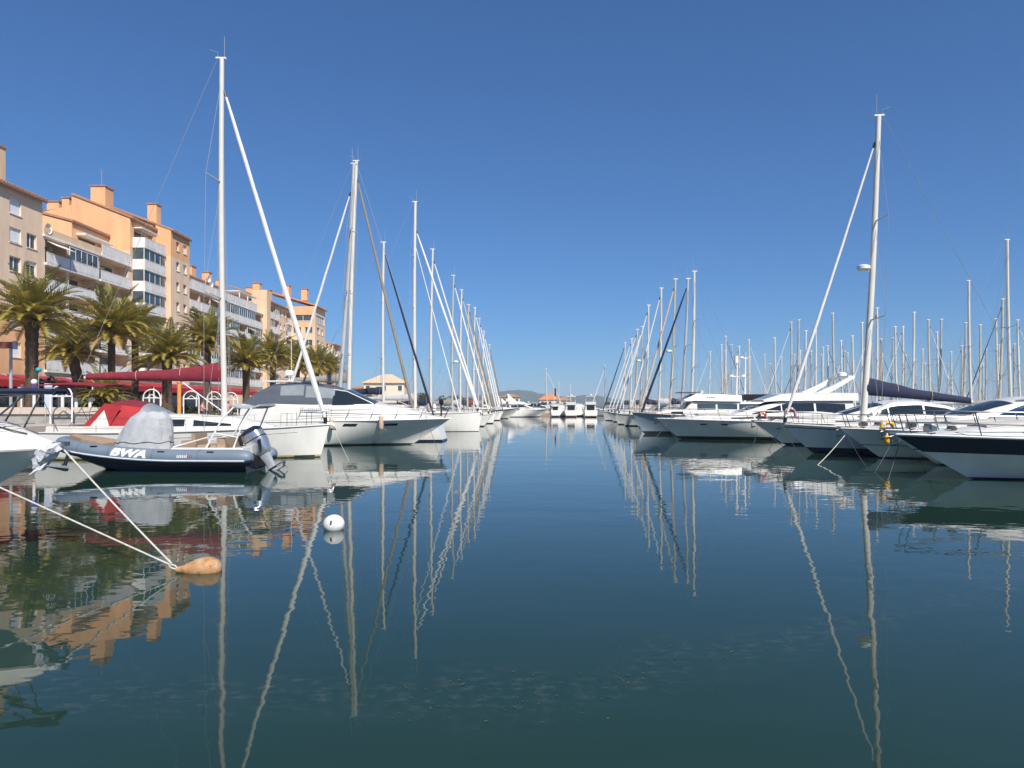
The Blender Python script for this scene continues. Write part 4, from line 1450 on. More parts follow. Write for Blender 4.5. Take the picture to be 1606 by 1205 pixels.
def cruiser(label, X, Y, L=11.5, B=3.8, bow=-1, style='hard', fb=1.45, fs=1.15, bowrake=2.0, hullm=M_WHITE, stripe=M_BOOT, anti=M_ANTI, rot=0.0, group=None, detail=1, flare=1.5, top=(), winm=M_GLASS, canvas=M_NAVYC, name='motor_yacht', rows=None, rails=True, railh=.66, hs=1.0, railr=.016):
    rz = (0 if bow > 0 else pi) + rot
    t = thing(name, label, 'motor yacht', (X - L * cos(rz), Y - L * sin(rz), 0), rz, group)
    h = Hull(L, B, fb, fs, bowrake, flare=flare, e0=.13, sw=.90, pw=2.5, tr=.25, sag=.03)
    hu = h.build(t, [hullm, anti, stripe], rows or rows_std(top=top), 26 if detail > 1 else 16)
    s = L / 11.5 * hs
    sh = h.sheer
    # raised foredeck
    fd = Cabin([(L * .30, sh(.30) - .02, B * .40, sh(.30) + .45 * s, B * .33, .10), (L * .55, sh(.55) - .02, B * .40, sh(.55) + .42 * s, B * .32, .12),
                (L * .75, sh(.75) - .02, B * .31, sh(.75) + .28 * s, B * .23, .10), (L * .90, sh(.90) - .02, B * .16, sh(.9) + .08, B * .10, .05), (L * .955, sh(.955) - .02, B * .07, sh(.955) + .02, B * .04, .01)])
    f = fd.build('foredeck', M_SUPER, t)
    for sd in (-1, 1):
        fd.panel('cabin_window', winm, f, L * .42, L * .66, .40, .80, sd, taper=.5)
    mb = MB().tube([(L * .72, 0, fd.top(L * .72, 0).z + .01), (L * .72, 0, fd.top(L * .72, 0).z + .05)], .28, 14)
    mb.build('deck_hatch', M_GLASS, f)
    z0 = sh(.4) + .42 * s
    if style in ('hard', 'fly', 'open', 'coupe'):
        ht = 1.05 * s if style != 'open' else .75 * s
        if style == 'coupe':
            st = [(L * .06, z0 - .35, B * .40, z0 + ht * .35, B * .36, .06), (L * .16, z0 - .2, B * .40, z0 + ht * .80, B * .34, .10), (L * .28, z0 - .05, B * .40, z0 + ht * 1.04, B * .31, .14), (L * .38, z0 - .05, B * .39, z0 + ht * .98, B * .30, .16),
                  (L * .50, z0 - .05, B * .37, z0 + ht * .62, B * .29, .14), (L * .65, z0 - .06, B * .29, z0 + .04, B * .23, .08)]
        else:
            st = [(L * .08, z0 - .35, B * .40, z0 + (ht if style != 'open' else ht * .4), B * .33, .06), (L * .25, z0 - .05, B * .40, z0 + ht, B * .33, .08), (L * .40, z0 - .05, B * .39, z0 + ht * .98, B * .31, .09),
                  (L * .50, z0 - .05, B * .37, z0 + ht * .66, B * .29, .08), (L * .64, z0 - .06, B * .29, z0 + .04, B * .23, .05)]
        cb = Cabin(st)
        k = cb.build('deckhouse', M_SUPER if style != 'open' else canvas, t)
        for sd in (-1, 1):
            cb.panel('side_window', winm if style != 'open' else M_CLEAR, k, L * .12, L * .26, .30, .82, sd)
            cb.panel('side_window', winm if style != 'open' else M_CLEAR, k, L * .27, L * .42, .30, .82, sd)
            cb.panel('side_window', winm, k, L * .425, L * .56, .26, .80, sd, taper=.75)
        for v0, v1 in ((-.92, -.34), (-.30, .30), (.34, .92)):
            cb.screen('windscreen', winm, k, L * .435, L * .60, v0, v1)
        MB().box(L * .08 - .03, L * .08 - .002, -B * .28, B * .28, z0 - .28, z0 + (ht if style in ('hard', 'fly') else ht * .35) * .86).build('stern_door', M_GLASS, k, smooth=False)
        if style == 'hard':
            MB().loft([[(x, y_, z0 + ht + .10 + dz + .05 * (1 - (y_ / (B * .4)) ** 2)) for y_ in (-B * .37, -B * .2, 0, B * .2, B * .37)] + [(x, y_, z0 + ht + .04 + dz) for y_ in (B * .37, 0, -B * .37)] for x, dz in ((L * .03, -.10), (L * .10, .0), (L * .2, .08), (L * .30, .09), (L * .40, .02), (L * .47, -.12), (L * .50, -.22))]).build('hardtop', M_SUPER, t)
    if style == 'fly':
        zt = z0 + 1.05 * s
        st = [(L * .06, zt - .02, B * .38, zt + .50, B * .36, .02), (L * .30, zt - .02, B * .38, zt + .55, B * .35, .02), (L * .42, zt - .02, B * .36, zt + .42, B * .30, .03), (L * .50, zt - .10, B * .30, zt + .05, B * .24, .02)]
        fy = Cabin(st)
        ky = fy.build('flybridge', M_SUPER, t)
        for sd in (-1, 1):
            MB().loft([[(x, sd * B * .36, zt + .45 + e), (x, sd * B * .31, zt + .45 + e), (x - w_, sd * B * .30, zt + .45 + e), (x - w_, sd * B * .36, zt + .45 + e)] for x, e, w_ in ((L * .27, 0, .95), (L * .17, .62, .62), (L * .105, 1.12, .45))]).build('arch_leg', M_WHITE, t)
        MB().box(L * .105 - .46, L * .105 + .01, -B * .355, B * .355, zt + 1.575, zt + 1.68).build('radar_arch', M_WHITE, t)
        MB().tube([(L * .10 - .2, 0, zt + 1.682), (L * .10 - .2, 0, zt + 1.74), (L * .10 - .2, 0, zt + 1.92), (L * .10 - .2, 0, zt + 1.99)], [.22, .32, .32, .14], 14).build('radar_dome', M_WPAINT, t)
        fy.screen('fly_windscreen', M_CLEAR, ky, L * .43, L * .49, -.9, .9, .02)
    if style in ('hard', 'open'):
        MB().tube([(L * .16, 0, z0 + .8 * s), (L * .16, 0, z0 + 1.45 * s)], .05, 6).tube([(L * .16, 0, z0 + 1.43 * s), (L * .16, 0, z0 + 1.62 * s)], .22, 12).build('radar_dome', M_WPAINT, t)
    if rails:
        rail(h, t, L * .34, L * .965, railh * s, 5, inset=.10, detail=detail > 1, lean=.22, rad=railr, drop_aft=True, mid=detail > 1)
    an = MB()
    an.box(L - .55, L + .10, -.07, .07, fb + .0, fb + .07)
    an.tube([(L - .1, 0, fb - .02), (L + .12, 0, fb - .10), (L + .05, 0, fb - .34)], .03, 6)
    an.tube([(L - .12, -.2, fb - .30), (L + .08, 0, fb - .36), (L - .12, .2, fb - .30)], [.012, .05, .012], 6)
    an.build('anchor', M_STEEL, t)
    zf = lambda x: fd.top(x, 0).z
    MB().box(L * .90, L * .90 + .32, -.12, .12, zf(L * .91), zf(L * .91) + .16).tube([(L * .90 + .16, -.2, zf(L * .91) + .12), (L * .90 + .16, .2, zf(L * .91) + .12)], .07, 10).build('windlass', M_STEEL, t)
    MB().loft([[fd.top(x, v, e) for v, e in ((-.62, .01), (0, .01), (.62, .01), (.60, .09), (0, .10), (-.60, .09))] for x in (L * .655, L * .70, L * .78, L * .80)] if detail > 1 else [[fd.top(x, v, e) for v, e in ((-.62, .01), (.62, .01), (.60, .09), (-.60, .09))] for x in (L * .66, L * .80)]).build('sun_pad', M_SUNPAD, t)
    if detail > 1:
        for sd in (-1, 1):
            for xx in (L * .93, L * .62, L * .35):
                e_ = h.edge(xx, sd, .10, .0)
                MB().tube([e_ + Vector((-.14, 0, .07)), e_ + Vector((-.05, 0, .05)), e_ + Vector((.05, 0, .05)), e_ + Vector((.14, 0, .07))], .018, 5).tube([e_, e_ + Vector((0, 0, .05))], .03, 5).build('cleat', M_BLACK, t)
        MB().tube([Vector((L * .87 + .16 * cos(a) * (1 - a / 60), .22 + .16 * sin(a) * (1 - a / 60), zf(L * .87) + .02 + .004 * a)) for a in [.45 * k for k in range(56)]], .014, 5).build('rope_coil', M_ROPED, t)
        for yy in (-.35, .35):
            MB().tube([(L * .2, yy * B, z0 + .9 * s), (L * .17, yy * B, z0 + .9 * s + 2.4)], [.014, .006], 5).build('whip_aerial', M_WPAINT, t)
        rx_ = MB()
        for sd in (-1, 1):
            rx_.tube([h.edge(xx, sd, .10, .34 * s) for xx in [lerp(L * .45, L * .95, k / 8) for k in range(9)]], .008, 4)
        rx_.build('rail_wire', M_WIRE, t)
    sw = MB().box(-.95, -.28, -B * .40, B * .40, .30, .36)
    sw.build('swim_platform', M_TEAK, t, smooth=False)
    return t, h
# ------------------------------------------------------------------ the near boats on the left
# A: big bow at the left edge
ta, ha = cruiser('white motor yacht bow with blue padded pulpit at the left edge', -7.2, 11.2, L=13, B=4.3, bow=1, style='hard', fb=1.74, fs=1.4, bowrake=3.0, detail=2, rails=False, flare=1.7,
                 rows=[(-.5, 0, 1), (-.2, 0, 1), (.05, 0, 2), (.12, 0, 0), (.1, .25, 0), (.07, .48, 0), (.03, .72, 0), (0, .92, 0), (0, 1, 0)])
pr = MB()
tops, legs = [], []
for sd in (-1, 1):
    tops.append([Vector((x, sd * (ha.plan(x / 13) - .08) * (1 if x < 12.5 else .8), ha.sheer(min(1, x / 13)) + .90 - .04 * (x - 9) / 4)) for x in (8.6, 9.5, 10.4, 11.3, 12.1, 12.6)])
pr.tube(tops[0] + [Vector((12.98, -.14, 2.58)), Vector((12.98, .14, 2.58))] + tops[1][::-1], .018, 8)
pul = pr.build('pulpit', M_STEEL, ta)
pd = MB()
for sd in (0, 1):
    p = [q + Vector((0, 0, .035)) for q in tops[sd]]
    pd.tube(p + [Vector((12.97, -.14 if sd == 0 else .14, 2.615))], .042, 8)
pd.tube([(12.97, -.14, 2.615), (12.97, .14, 2.615)], .042, 8)
pd.build('blue_padding', M_NAVYC, pul)
for sd in (-1, 1):
    for xt, xb in ((10.2, 9.3), (11.9, 11.15), (12.55, 11.8)):
        tp = Vector((xt, sd * (ha.plan(xt / 13) - .08) * (1 if xt < 12.5 else .8), ha.sheer(xt / 13) + .88 - .04 * (xt - 9) / 4))
        MB().tube([Vector((xb, sd * (ha.plan(xb / 13) - .12), ha.sheer(xb / 13))), tp], .016, 6).build('stanchion', M_STEEL, pul)
bk = Cabin([(8.0, ha.sheer(.62) - .02, 1.75, 2.40, 1.3, .12), (10.5, ha.sheer(.81) - .02, 1.22, 2.28, .85, .12), (11.7, ha.sheer(.9) - .02, .74, 2.10, .48, .10), (12.4, ha.sheer(.954) - .02, .40, 1.94, .22, .06), (12.92, ha.sheer(.99) - .02, .12, 1.80, .06, .01)])
bko = bk.build('bow_moulding', M_SUPER, ta, 3)
bk.screen('anchor_locker', M_DECK, bko, 11.75, 12.35, -.5, .5, .02)
for sd in (-1, 1):
    bk.panel('hawse_slot', M_BLACK, bko, 11.55, 11.95, .25, .55, sd, taper=.4)
    bk.panel('vent_slot', M_BLACK, bko, 10.4, 11.2, .50, .62, sd)
    MB().tube([bk.side(12.2, .3, sd, .02), bk.side(12.2, .3, sd, .05) + Vector((-.09, 0, .05)), bk.side(12.2, .3, sd, .05) + Vector((.13, 0, .05))], .014, 6).build('cleat', M_STEEL, bko)
    MB().tube([bk.top(x, sd * .7, .02) + Vector((0, .05 * sin(x * 9), 0)) for x in [10.6 + .15 * k for k in range(14)]], .012, 5).build('deck_line', M_ROPED, bko)
# plastic sheet wrapped round the anchor
bag = MB()
rg = random.Random(5)
rings = []
for k in range(9):
    f = k / 8
    c = Vector((-.05 - .30 * f, 0, .10 - .42 * f))
    rr = .17 * interp([0, .2, .5, .8, 1], [.6, 1.15, .95, .8, .25], f)
    rings.append([c + Vector((rr * 1.15 * cos(a) * rg.uniform(.7, 1.25), rr * sin(a) * rg.uniform(.7, 1.25), rr * .4 * sin(a * 3) * rg.uniform(-1, 1))) for a in [2 * pi * j / 16 for j in range(16)]])
bag.loft(rings)
for k in range(5):
    a = Vector((rg.uniform(-.3, 0), rg.uniform(-.15, .1), rg.uniform(-.35, -.1)))
    b = a + Vector((rg.uniform(-.28, .1), rg.uniform(-.1, .05), rg.uniform(-.22, -.08)))
    d = Vector((.05, .02, .02))
    bag.add([a - d, a + d, b + d * .4, b - d * .6, a - d + Vector((0, .02, 0)), a + d + Vector((0, .02, 0)), b + d * .4 + Vector((0, .02, 0)), b - d * .6 + Vector((0, .02, 0))], [(0, 1, 2, 3), (4, 7, 6, 5), (0, 4, 5, 1), (1, 5, 6, 2), (2, 6, 7, 3), (3, 7, 4, 0)])
bg = bag.build('plastic_sheet', M_BAG, angle=25)
bg.location = (-7.22, 11.12, 1.70)
bg.scale = (.85, .85, .85)
tag(bg, 'crumpled white plastic sheet wrapped round the anchor of the left edge bow', 'plastic sheet')

# B: grey inflatable with outboard
rib = thing('inflatable_boat', 'grey rigid inflatable boat with navy keel and covered console', 'inflatable boat', (PX(402, 26.2), 25.9, -.07), pi - .06)
LT = 7.5


def ribc(x, sd):
    """tube centre line"""
    t = max(0, (x - 4.3) / (LT - .3 - 4.3))
    return Vector((x, sd * 1.06 * sqrt(max(0, 1 - t ** 2.3)), .58 + .50 * max(0, (x - 2.5) / 5) ** 1.7))


for sd in (1, -1):
    xs = [-.45, -.40, -.25, 0, .6, 1.5, 2.5, 3.5, 4.3, 5.0, 5.6, 6.1, 6.5, 6.8, 7.0, 7.12, 7.2]
    cen = [ribc(x, sd) for x in xs]
    rad = [.10, .19, .265, .30, .30, .30, .30, .30, .30, .295, .29, .285, .28, .275, .27, .27, .27]
    tb = MB()
    rings = []
    for i, c in enumerate(cen):
        d = (cen[min(i + 1, len(cen) - 1)] - cen[max(i - 1, 0)]).normalized()
        out = Vector((-d.y * -sd, 0, 0))
        side = Vector((d.y, -d.x, 0)).normalized() * (-1 if sd > 0 else 1)
        if side.y * sd < 0:
            side = -side
        if abs(c.y) < .02:
            side = Vector((1, 0, 0))
        rings.append([c + side * rad[i] * cos(a) + Vector((0, 0, 1)) * rad[i] * sin(a) for a in [2 * pi * k / 20 for k in range(20)]])
    tb.loft(rings, mfn=lambda i, j: 1 if 11 <= j <= 18 else 0)
    to = tb.build('buoyancy_tube', [M_TUBE, mat('tube_navy', (.030, .042, .070), .45)], rib)
    st = MB()
    pts = []
    for i, c in enumerate(cen[2:], 2):
        d = (cen[min(i + 1, len(cen) - 1)] - cen[i - 1]).normalized()
        side = Vector((d.y, -d.x, 0)).normalized()
        if side.y * sd < 0:
            side = -side
        if abs(c.y) < .02:
            side = Vector((1, 0, 0))
        pts.append(c + side * (rad[i] + .005) + Vector((0, 0, -.09)))
    st.tube(pts, .035, 6)
    st.build('rub_strake', mat('strake_pale', (.55, .60, .64), .5), to)
    for xq in (1.0, 2.8, 5.3):
        c = ribc(xq, sd)
        MB().box(xq - .12, xq + .12, c.y + sd * .20 - .03, c.y + sd * .20 + .03, c.z + .20, c.z + .245).build('handle', M_BLACK, to)
    for xq in (1.45, 3.1, 4.7, 5.9):
        i_ = min(range(len(xs)), key=lambda q: abs(xs[q] - xq))
        c = ribc(xq, sd)
        d = (ribc(xq + .1, sd) - ribc(xq - .1, sd)).normalized()
        side = Vector((d.y, -d.x, 0)).normalized()
        if side.y * sd < 0:
            side = -side
        MB().loft([[c + d * e + (side * cos(a) + Vector((0, 0, 1)) * sin(a)) * (rad[i_] + .004) for a in [-.2 + pi * 1.1 * k / 14 for k in range(15)]] for e in (-.03, .03)], close=False, caps=False).build('seam_tape', mat('seam_tape_grey', (.115, .15, .195), .6), to)
    gl = []
    for k in range(25):
        xq = lerp(.9, 5.4, k / 24)
        c = ribc(xq, sd)
        gl.append(c + Vector((0, sd * .22, .225 - .06 * abs(sin(k * pi / 4)))) + Vector((0, sd * .06 * abs(sin(k * pi / 4)), 0)))
    if sd < 0:
        MB().tube(gl, .010, 5).build('grab_line', M_ROPED, to)
# navy V hull
hv = MB()
rr = []
for k in range(14):
    x = lerp(-.1, 7.05, k / 13)
    t = max(0, (x - 3.6) / 3.5)
    hw = .95 * sqrt(max(0, 1 - t ** 2.4))
    zc = .42 + .55 * max(0, (x - 2.5) / 5) ** 1.7
    zk = -.30 + 1.15 * t ** 2.2
    rr.append([(x, -hw, zc), (x, -hw * .86, lerp(zk, zc, .42)), (x, 0, zk), (x, hw * .86, lerp(zk, zc, .42)), (x, hw, zc), (x, 0, zc + .02)])
hv.loft(rr)
hv.build('keel_hull', M_NAVYH, rib)
MB().loft([[(x, -w_, z), (x, w_, z), (x, w_, z - .04), (x, -w_, z - .04)] for x, w_, z in ((0, .85, .60), (4.2, .85, .64), (5.6, .72, .80), (6.5, .40, 1.0))]).build('deck_pad', M_PAD, rib, smooth=False)
MB().loft([[(x, -w_, z), (x, w_, z), (x, w_, z - .16), (x, -w_, z - .16)] for x, w_, z in ((5.3, .80, 1.06), (6.2, .62, 1.24), (6.9, .22, 1.36))]).build('bow_cushion', M_PAD, rib, smooth=False)
ss = MB().box(1.05, 1.75, -.72, .72, .62, 1.02).box(.72, 1.02, -.75, .75, .62, 1.28)
ss.build('stern_seat', M_PAD, rib, smooth=False)
MB().box(1.95, 2.5, -.45, .45, .62, 1.16).box(1.98, 2.12, -.45, .45, 1.163, 1.42).build('helm_seat', M_PAD, rib, smooth=False)
MB().box(-.05, 2.6, .74, .95, .80, .93).box(-.05, 2.6, -.95, -.74, .80, .93).box(-.06, .5, -.735, .735, .5, .93).build('white_coaming', M_WHITE, rib, smooth=False)
# console tarpaulin with folds
cv = MB()
rg = random.Random(9)
rings = []
for k in range(8):
    f = k / 7
    z = lerp(.64, 2.20, f)
    ax = interp([0, .3, .7, .93, 1], [1.08, .92, .78, .62, .42], f)
    ay = interp([0, .3, .7, .93, 1], [.68, .64, .56, .46, .30], f)
    ox = interp([0, 1], [.10, -.30], f)
    ring = []
    for j in range(40):
        a = 2 * pi * j / 40
        fold = 1 + (1 - f * .6) * (.075 * abs(sin(a * 7 + f * 2.3 + sin(a * 2))) ** .6 + .06 * sin(a * 4 + 2 - 2 * f) + rg.uniform(-.035, .035))
        sq = (abs(cos(a)) ** 4 + abs(sin(a)) ** 4) ** -.25
        ring.append((4.15 + ox + ax * cos(a) * fold * (.55 + .45 * sq), ay * sin(a) * fold * (.55 + .45 * sq), z + .03 * sin(a * 7)))
    rings.append(ring)
cv.loft(rings)
cvo = cv.build('console_cover', M_GREYC, rib, angle=24)
MB().tube([Vector(p) + (Vector(p) - Vector((4.1, 0, rings[2][0][2]))).normalized() * .012 for p in rings[2]] + [Vector(rings[2][0])], .012, 5).build('tie_cord', M_ROPED, cvo)
# roll bar
ra = MB()
for sd in (-1, 1):
    ra.tube([(1.35, sd * .86, .93), (.75, sd * .84, 2.0), (.42, sd * .70, 2.38)], .035, 8)
    ra.tube([(.35, sd * .86, .93), (.05, sd * .82, 1.75), (-.25, sd * .70, 2.36)], .03, 8)
    ra.tube([(1.05, sd * .85, 1.45), (.2, sd * .84, 1.30)], .025, 6)
    ra.tube([(2.6, sd * .80, .95), (1.3, sd * .84, 1.30)], .025, 6)
ra.tube([(.42, -.70, 2.38), (.36, 0, 2.46), (.42, .70, 2.38)], .035, 8)
ra.tube([(-.25, -.70, 2.36), (-.3, 0, 2.44), (-.25, .70, 2.36)], .03, 8)
ro = ra.build('roll_bar', M_WPAINT, rib)
MB().loft([[(lerp(.5, -.55, k / 6), y_, 2.46 + .05 * (1 - y_ * y_) - .10 * sin(pi * k / 6) * (0 if k in (0, 6) else 1)) for y_ in (-.72, -.3, .3, .72)] + [(lerp(.5, -.55, k / 6), y_, 2.42 - .10 * sin(pi * k / 6)) for y_ in (.72, 0, -.72)] for k in range(7)]).build('folded_bimini', M_GREYC, ro)
# outboard
ob = MB()


def oring(z, ax, ay, ox=0.0, n=20):
    return [(ox + ax * (1 if cos(a) < 0 else 1.25) * abs(cos(a)) ** .75 * (1 if cos(a) > 0 else -1), ay * abs(sin(a)) ** .75 * (1 if sin(a) > 0 else -1), z) for a in [2 * pi * k / n for k in range(n)]]


ob.loft([oring(.0, .22, .20), oring(.12, .29, .26), oring(.45, .36, .31), oring(.80, .37, .32, .02), oring(1.0, .33, .30, .03), oring(1.08, .22, .2, .03)])
om = bpy.data.objects.new('outboard_motor', None)
COL.objects.link(om)
om.parent = rib
om.location = (-.42, -.05, .66)
om.rotation_euler = (0, radians(30), 0)
cw = ob.build('cowl', M_SILVER, om)
MB().loft([oring(.62, .372, .322), oring(.655, .372, .322)]).build('cowl_band', M_BLACK, om)
MB().loft([oring(.905, .362, .318), oring(1.02, .338, .30, .03), oring(1.095, .22, .2, .03)]).build('cowl_cap', M_NAVYH, om)
MB().add([(-.10, .335, .15), (-.02, .335, .15), (-.12, .335, .52), (-.26, .335, .52), (-.10, .30, .15), (-.02, .30, .15), (-.12, .30, .52), (-.26, .30, .52)], [(0, 1, 2, 3), (4, 7, 6, 5), (0, 4, 5, 1), (1, 5, 6, 2), (2, 6, 7, 3), (3, 7, 4, 0)]).build('side_vent', M_GLASS, om, smooth=False)
MB().loft([oring(-.62, .14, .07), oring(-.35, .15, .09), oring(0, .2, .18)]).tube([(-.42, 0, -.72), (-.1, 0, -.70), (.28, 0, -.70), (.38, 0, -.70)], [.03, .085, .085, .02], 10).box(-.45, .2, -.16, .16, -.585, -.56).build('lower_unit', M_GPAINT, om)
pp = MB()
for k in range(3):
    a = 2 * pi * k / 3
    d, e = Vector((0, cos(a), sin(a))), Vector((0, -sin(a), cos(a)))
    c = Vector((-.44, 0, -.72))
    pp.add([c + e * .04, c - e * .04, c + d * .2 - e * .10 + Vector((.04, 0, 0)), c + d * .2 + e * .08 - Vector((.04, 0, 0))], [(0, 1, 2, 3), (3, 2, 1, 0)])
pp.build('propeller', M_STEEL, om, smooth=False)
MB().box(.25, .5, -.22, .22, -.35, .2).build('clamp_bracket', M_BLACK, om)


def on_tube(u, v, x0=0.0, v0=0.0, off=.006):
    x = x0 - u
    c = ribc(x, 1)
    ph = (v + v0) / .30
    return Vector((x, c.y + (.30 + off) * cos(ph), c.z + (.30 + off) * sin(ph)))


flat_text('BWA', .40, M_WPAINT, rib, lambda u, v: on_tube(u * 1.42, v, 3.98, .0), 'lettering', thick=.022, shear=.28)
sm = MB()
for k in range(9):                      # small unreadable script further aft
    u = -.28 + k * .065
    sm.add([on_tube(u, 0, 1.9, .02), on_tube(u + .035, 0, 1.9, .02), on_tube(u + .05, .10, 1.9, .02), on_tube(u + .022, .10, 1.9, .02)], [(0, 1, 2, 3)], 0 if k < 6 else 1)
sm.build('small_script', [M_WPAINT, M_RED], rib, smooth=False)
bl = MB().ball((0, 0, 0), .13, .13, .15)
bl = bl.build('ball_fender', M_WPAINT)
bl.location = rib.location + Vector((-5.05, .35, 1.28))
tag(bl, 'small white ball fender lying on the grey inflatable tube', 'fender')

# C: sailing yacht with the maroon boom cover
tc_, hc = sailboat('white sailing yacht with tall mast, maroon sail cover and red sprayhood', PX(517, 32.2), 32.2, L=12.2, B=3.7, bow=1, H=18.15, mfrac=.612, cover=M_MAROON, cover_h=.56, boomL=6.2, boomz=3.52,
                   hood=None, bimini=M_MAROON, fb=1.50, fs=1.20, bowrake=.42, nspread=2, detail=2, rot=.05, stripe=M_SCUM, anti=M_ANTIG, mr=.135, jib_r=.125, mrake=.12, wire=.009, plan_pw=2.4, coach_h=.66, jib_top=.91,
                   stripes_top=((0.012, .80, 0),))
# its sprayhood: red cloth with clear windows and a dark top
zb = hc.sheer(.33) + .12
rings = []
for x, hh in ((2.75, 1.22), (3.4, 1.28), (4.2, 1.16), (4.9, .80), (5.6, .30)):
    rings.append([Vector((x, -1.22 * cos(a), zb + hh * max(0, sin(a)) ** .55)) for a in [pi * k / 16 for k in range(17)]])
sp = MB().loft(rings, close=False, caps=False, mfn=lambda i, j: 1 if (i in (2, 3) and (2 <= j <= 13)) else 0).build('sprayhood', [M_RED, M_CLEAR], tc_)
MB().loft([[p + Vector((0, 0, .02)) for p in r[4:13]] for r in rings[0:3]], close=False, caps=False).build('hood_top', M_MAROON, sp)
# side curtain hanging from the hood to the coaming
for sd in (-1, 1):
    q = [(1.75, zb + .02), (2.80, zb + 1.14), (3.5, zb + 1.0), (2.9, zb - .05)]
    MB().poly_extrude(q, lambda u, v, d: (u, sd * (1.24 + d), v), 0, .02).build('side_curtain', M_RED, sp, smooth=False)
    q = [(2.15, zb + .10), (2.78, zb + .84), (3.02, zb + .05)]
    MB().poly_extrude(q, lambda u, v, d: (u, sd * (1.24 + d), v), .0225, .03).build('curtain_window', M_CREAM, sp, smooth=False)
MB().tube([(.1, 1.2, 1.2), (.1, 1.2, 2.0), (1.2, 1.2, 2.1)], .02, 6).build('stern_rail', M_STEEL, tc_)
# black registration marks at the scum line
for a, c in ((9.6, 9.95), (10.9, 11.75)):
    MB().loft([[hc.pt(x / 12.0, z, -1) + Vector((0, -.006, 0)) for z in (.05, .10)] for x in [lerp(a, c, k / 4) for k in range(5)]], close=False, caps=False).build('waterline_mark', M_BLACK, tc_, smooth=False)
MB().tube([hc.pt(tt_, hc.sheer(tt_) - .27, -1) + Vector((0, -.003, 0)) for tt_ in [.3 + .05 * k for k in range(13)]], .011, 5).build('cove_line', M_GPAINT, tc_)

# D: open motor yacht with the slate cockpit canvas
LD, BD = 12.0, 3.9
XD, YD = PX(707, 42.5), 42.5
td = thing('motor_yacht', 'white open motor yacht with dark slate and navy cockpit canvas', 'motor yacht', (XD - LD, YD, 0), 0)
hd = Hull(LD, BD, 1.58, 1.42, 2.35, flare=1.5, e0=.10, sw=.92, pw=2.6, tr=.3, sag=.0)
hd.build(td, [M_WHITE, M_ANTIG, M_GREYH], [(-.5, 0, 1), (-.2, 0, 1), (.08, 0, 2), (.16, 0, 0), (.08, .25, 0), (.05, .45, 0), (.02, .60, 0), (.02, .63, 2), (0.0, .68, 0), (0, .86, 0), (0, 1, 0)], 28)
ck = Cabin([(-.1, 1.40, 1.86, 2.15, 1.70, .02), (1.5, 1.42, 1.86, 2.50, 1.66, .03), (4.0, 1.45, 1.84, 2.42, 1.58, .06), (6.2, 1.48, 1.78, 2.48, 1.42, .12), (7.4, 1.50, 1.68, 2.42, 1.25, .16), (9.4, 1.52, 1.28, 2.06, .85, .14), (11.0, 1.55, .62, 1.70, .30, .05), (11.6, 1.56, .3, 1.60, .12, .01)])
cko = ck.build('cabin_moulding', M_SUPER, td, 3)
cn = Cabin([(-.35, 2.16, 1.62, 2.22, 1.55, .02), (.6, 2.30, 1.66, 3.05, 1.40, .06), (1.6, 2.48, 1.66, 3.56, 1.28, .10), (3.3, 2.42, 1.60, 3.66, 1.22, .10), (4.9, 2.42, 1.54, 3.50, 1.15, .10), (6.0, 2.46, 1.45, 3.14, 1.12, .10)])
cno = cn.build('cockpit_canvas', M_SLATE, td, 3)
MB().loft([[cn.top(x, v, .012) for v in (-1, -.5, 0, .5, 1)] for x in (1.5, 2.2, 3.3, 4.2, 5.1)], close=False, caps=False).build('canvas_roof', M_NAVYC, cno)
for sd in (-1, 1):
    cn.panel('vinyl_window', M_CLEAR, cno, 2.15, 3.5, .42, .92, sd)
    cn.panel('vinyl_window', M_CLEAR, cno, 3.62, 5.3, .34, .90, sd)
wsn = Cabin([(5.2, 2.40, 1.56, 3.30, 1.18, .12), (6.0, 2.40, 1.50, 3.18, 1.14, .12), (7.6, 2.36, 1.20, 2.42, 1.10, .14)])
wso = wsn.build('windscreen', M_GLASS, td, 3)
for sd in (-1, 1):
    MB().tube([wsn.side(5.2, 1, sd, .02), wsn.side(6.0, 1, sd, .02), wsn.side(7.55, 1, sd, .02)], .03, 6).build('screen_frame', M_WHITE, wso)
for sd in (-1, 1):
    for x in (5.9, 8.15):
        MB().loft([[hd.pt(xx / 11.4, z, sd) + Vector((0, sd * o, 0)) for z, o in ((1.16, .004), (1.30, .004), (1.30, .02), (1.16, .02))] for xx in [lerp(x, x + .75, k / 4) for k in range(5)]]).build('hull_port', M_GLASS, td, smooth=False)
# faded lettering on the coaming (not legible in the photograph)
lt = MB()
rg = random.Random(2)
for k in range(15):
    x = 3.35 + k * .115
    f0, f1 = .50, .50 + rg.uniform(.2, .3)
    a = [ck.side(x, f0, -1, .006), ck.side(x + .07, f0, -1, .006), ck.side(x + .10, f1, -1, .006), ck.side(x + .04, f1, -1, .006)]
    lt.add(a, [(0, 1, 2, 3)])
lt.build('faded_lettering', M_GPAINT, td, smooth=False)
rail(hd, td, 3.2, 11.6, .62, 6, inset=.12, detail=True, lean=.28, rad=.020, mid=True)
rm = thing('radar_mast', 'white pole with radar dome above the slate cockpit canvas', 'radar mast', (XD - LD + 1.9, YD + 1.0, 3.3))
MB().tube([(0, 0, -1.2), (0, 0, .9)], .05, 8).tube([(.15, 0, -1.2), (.12, 0, 3.2)], .02, 6).build('pole', M_WPAINT, rm)
MB().tube([(0, 0, .9), (0, 0, .96), (0, 0, 1.16), (0, 0, 1.24)], [.22, .32, .32, .15], 14).build('radar_dome', M_WPAINT, rm)
MB().box(-1.4, .5, -.8, .8, .50, .58).build('mast_platform', M_WPAINT, rm)
fender(PX(597, 40.4), 40.55, .92, 1.80, label='beige fender hanging on the flank of the open motor yacht')
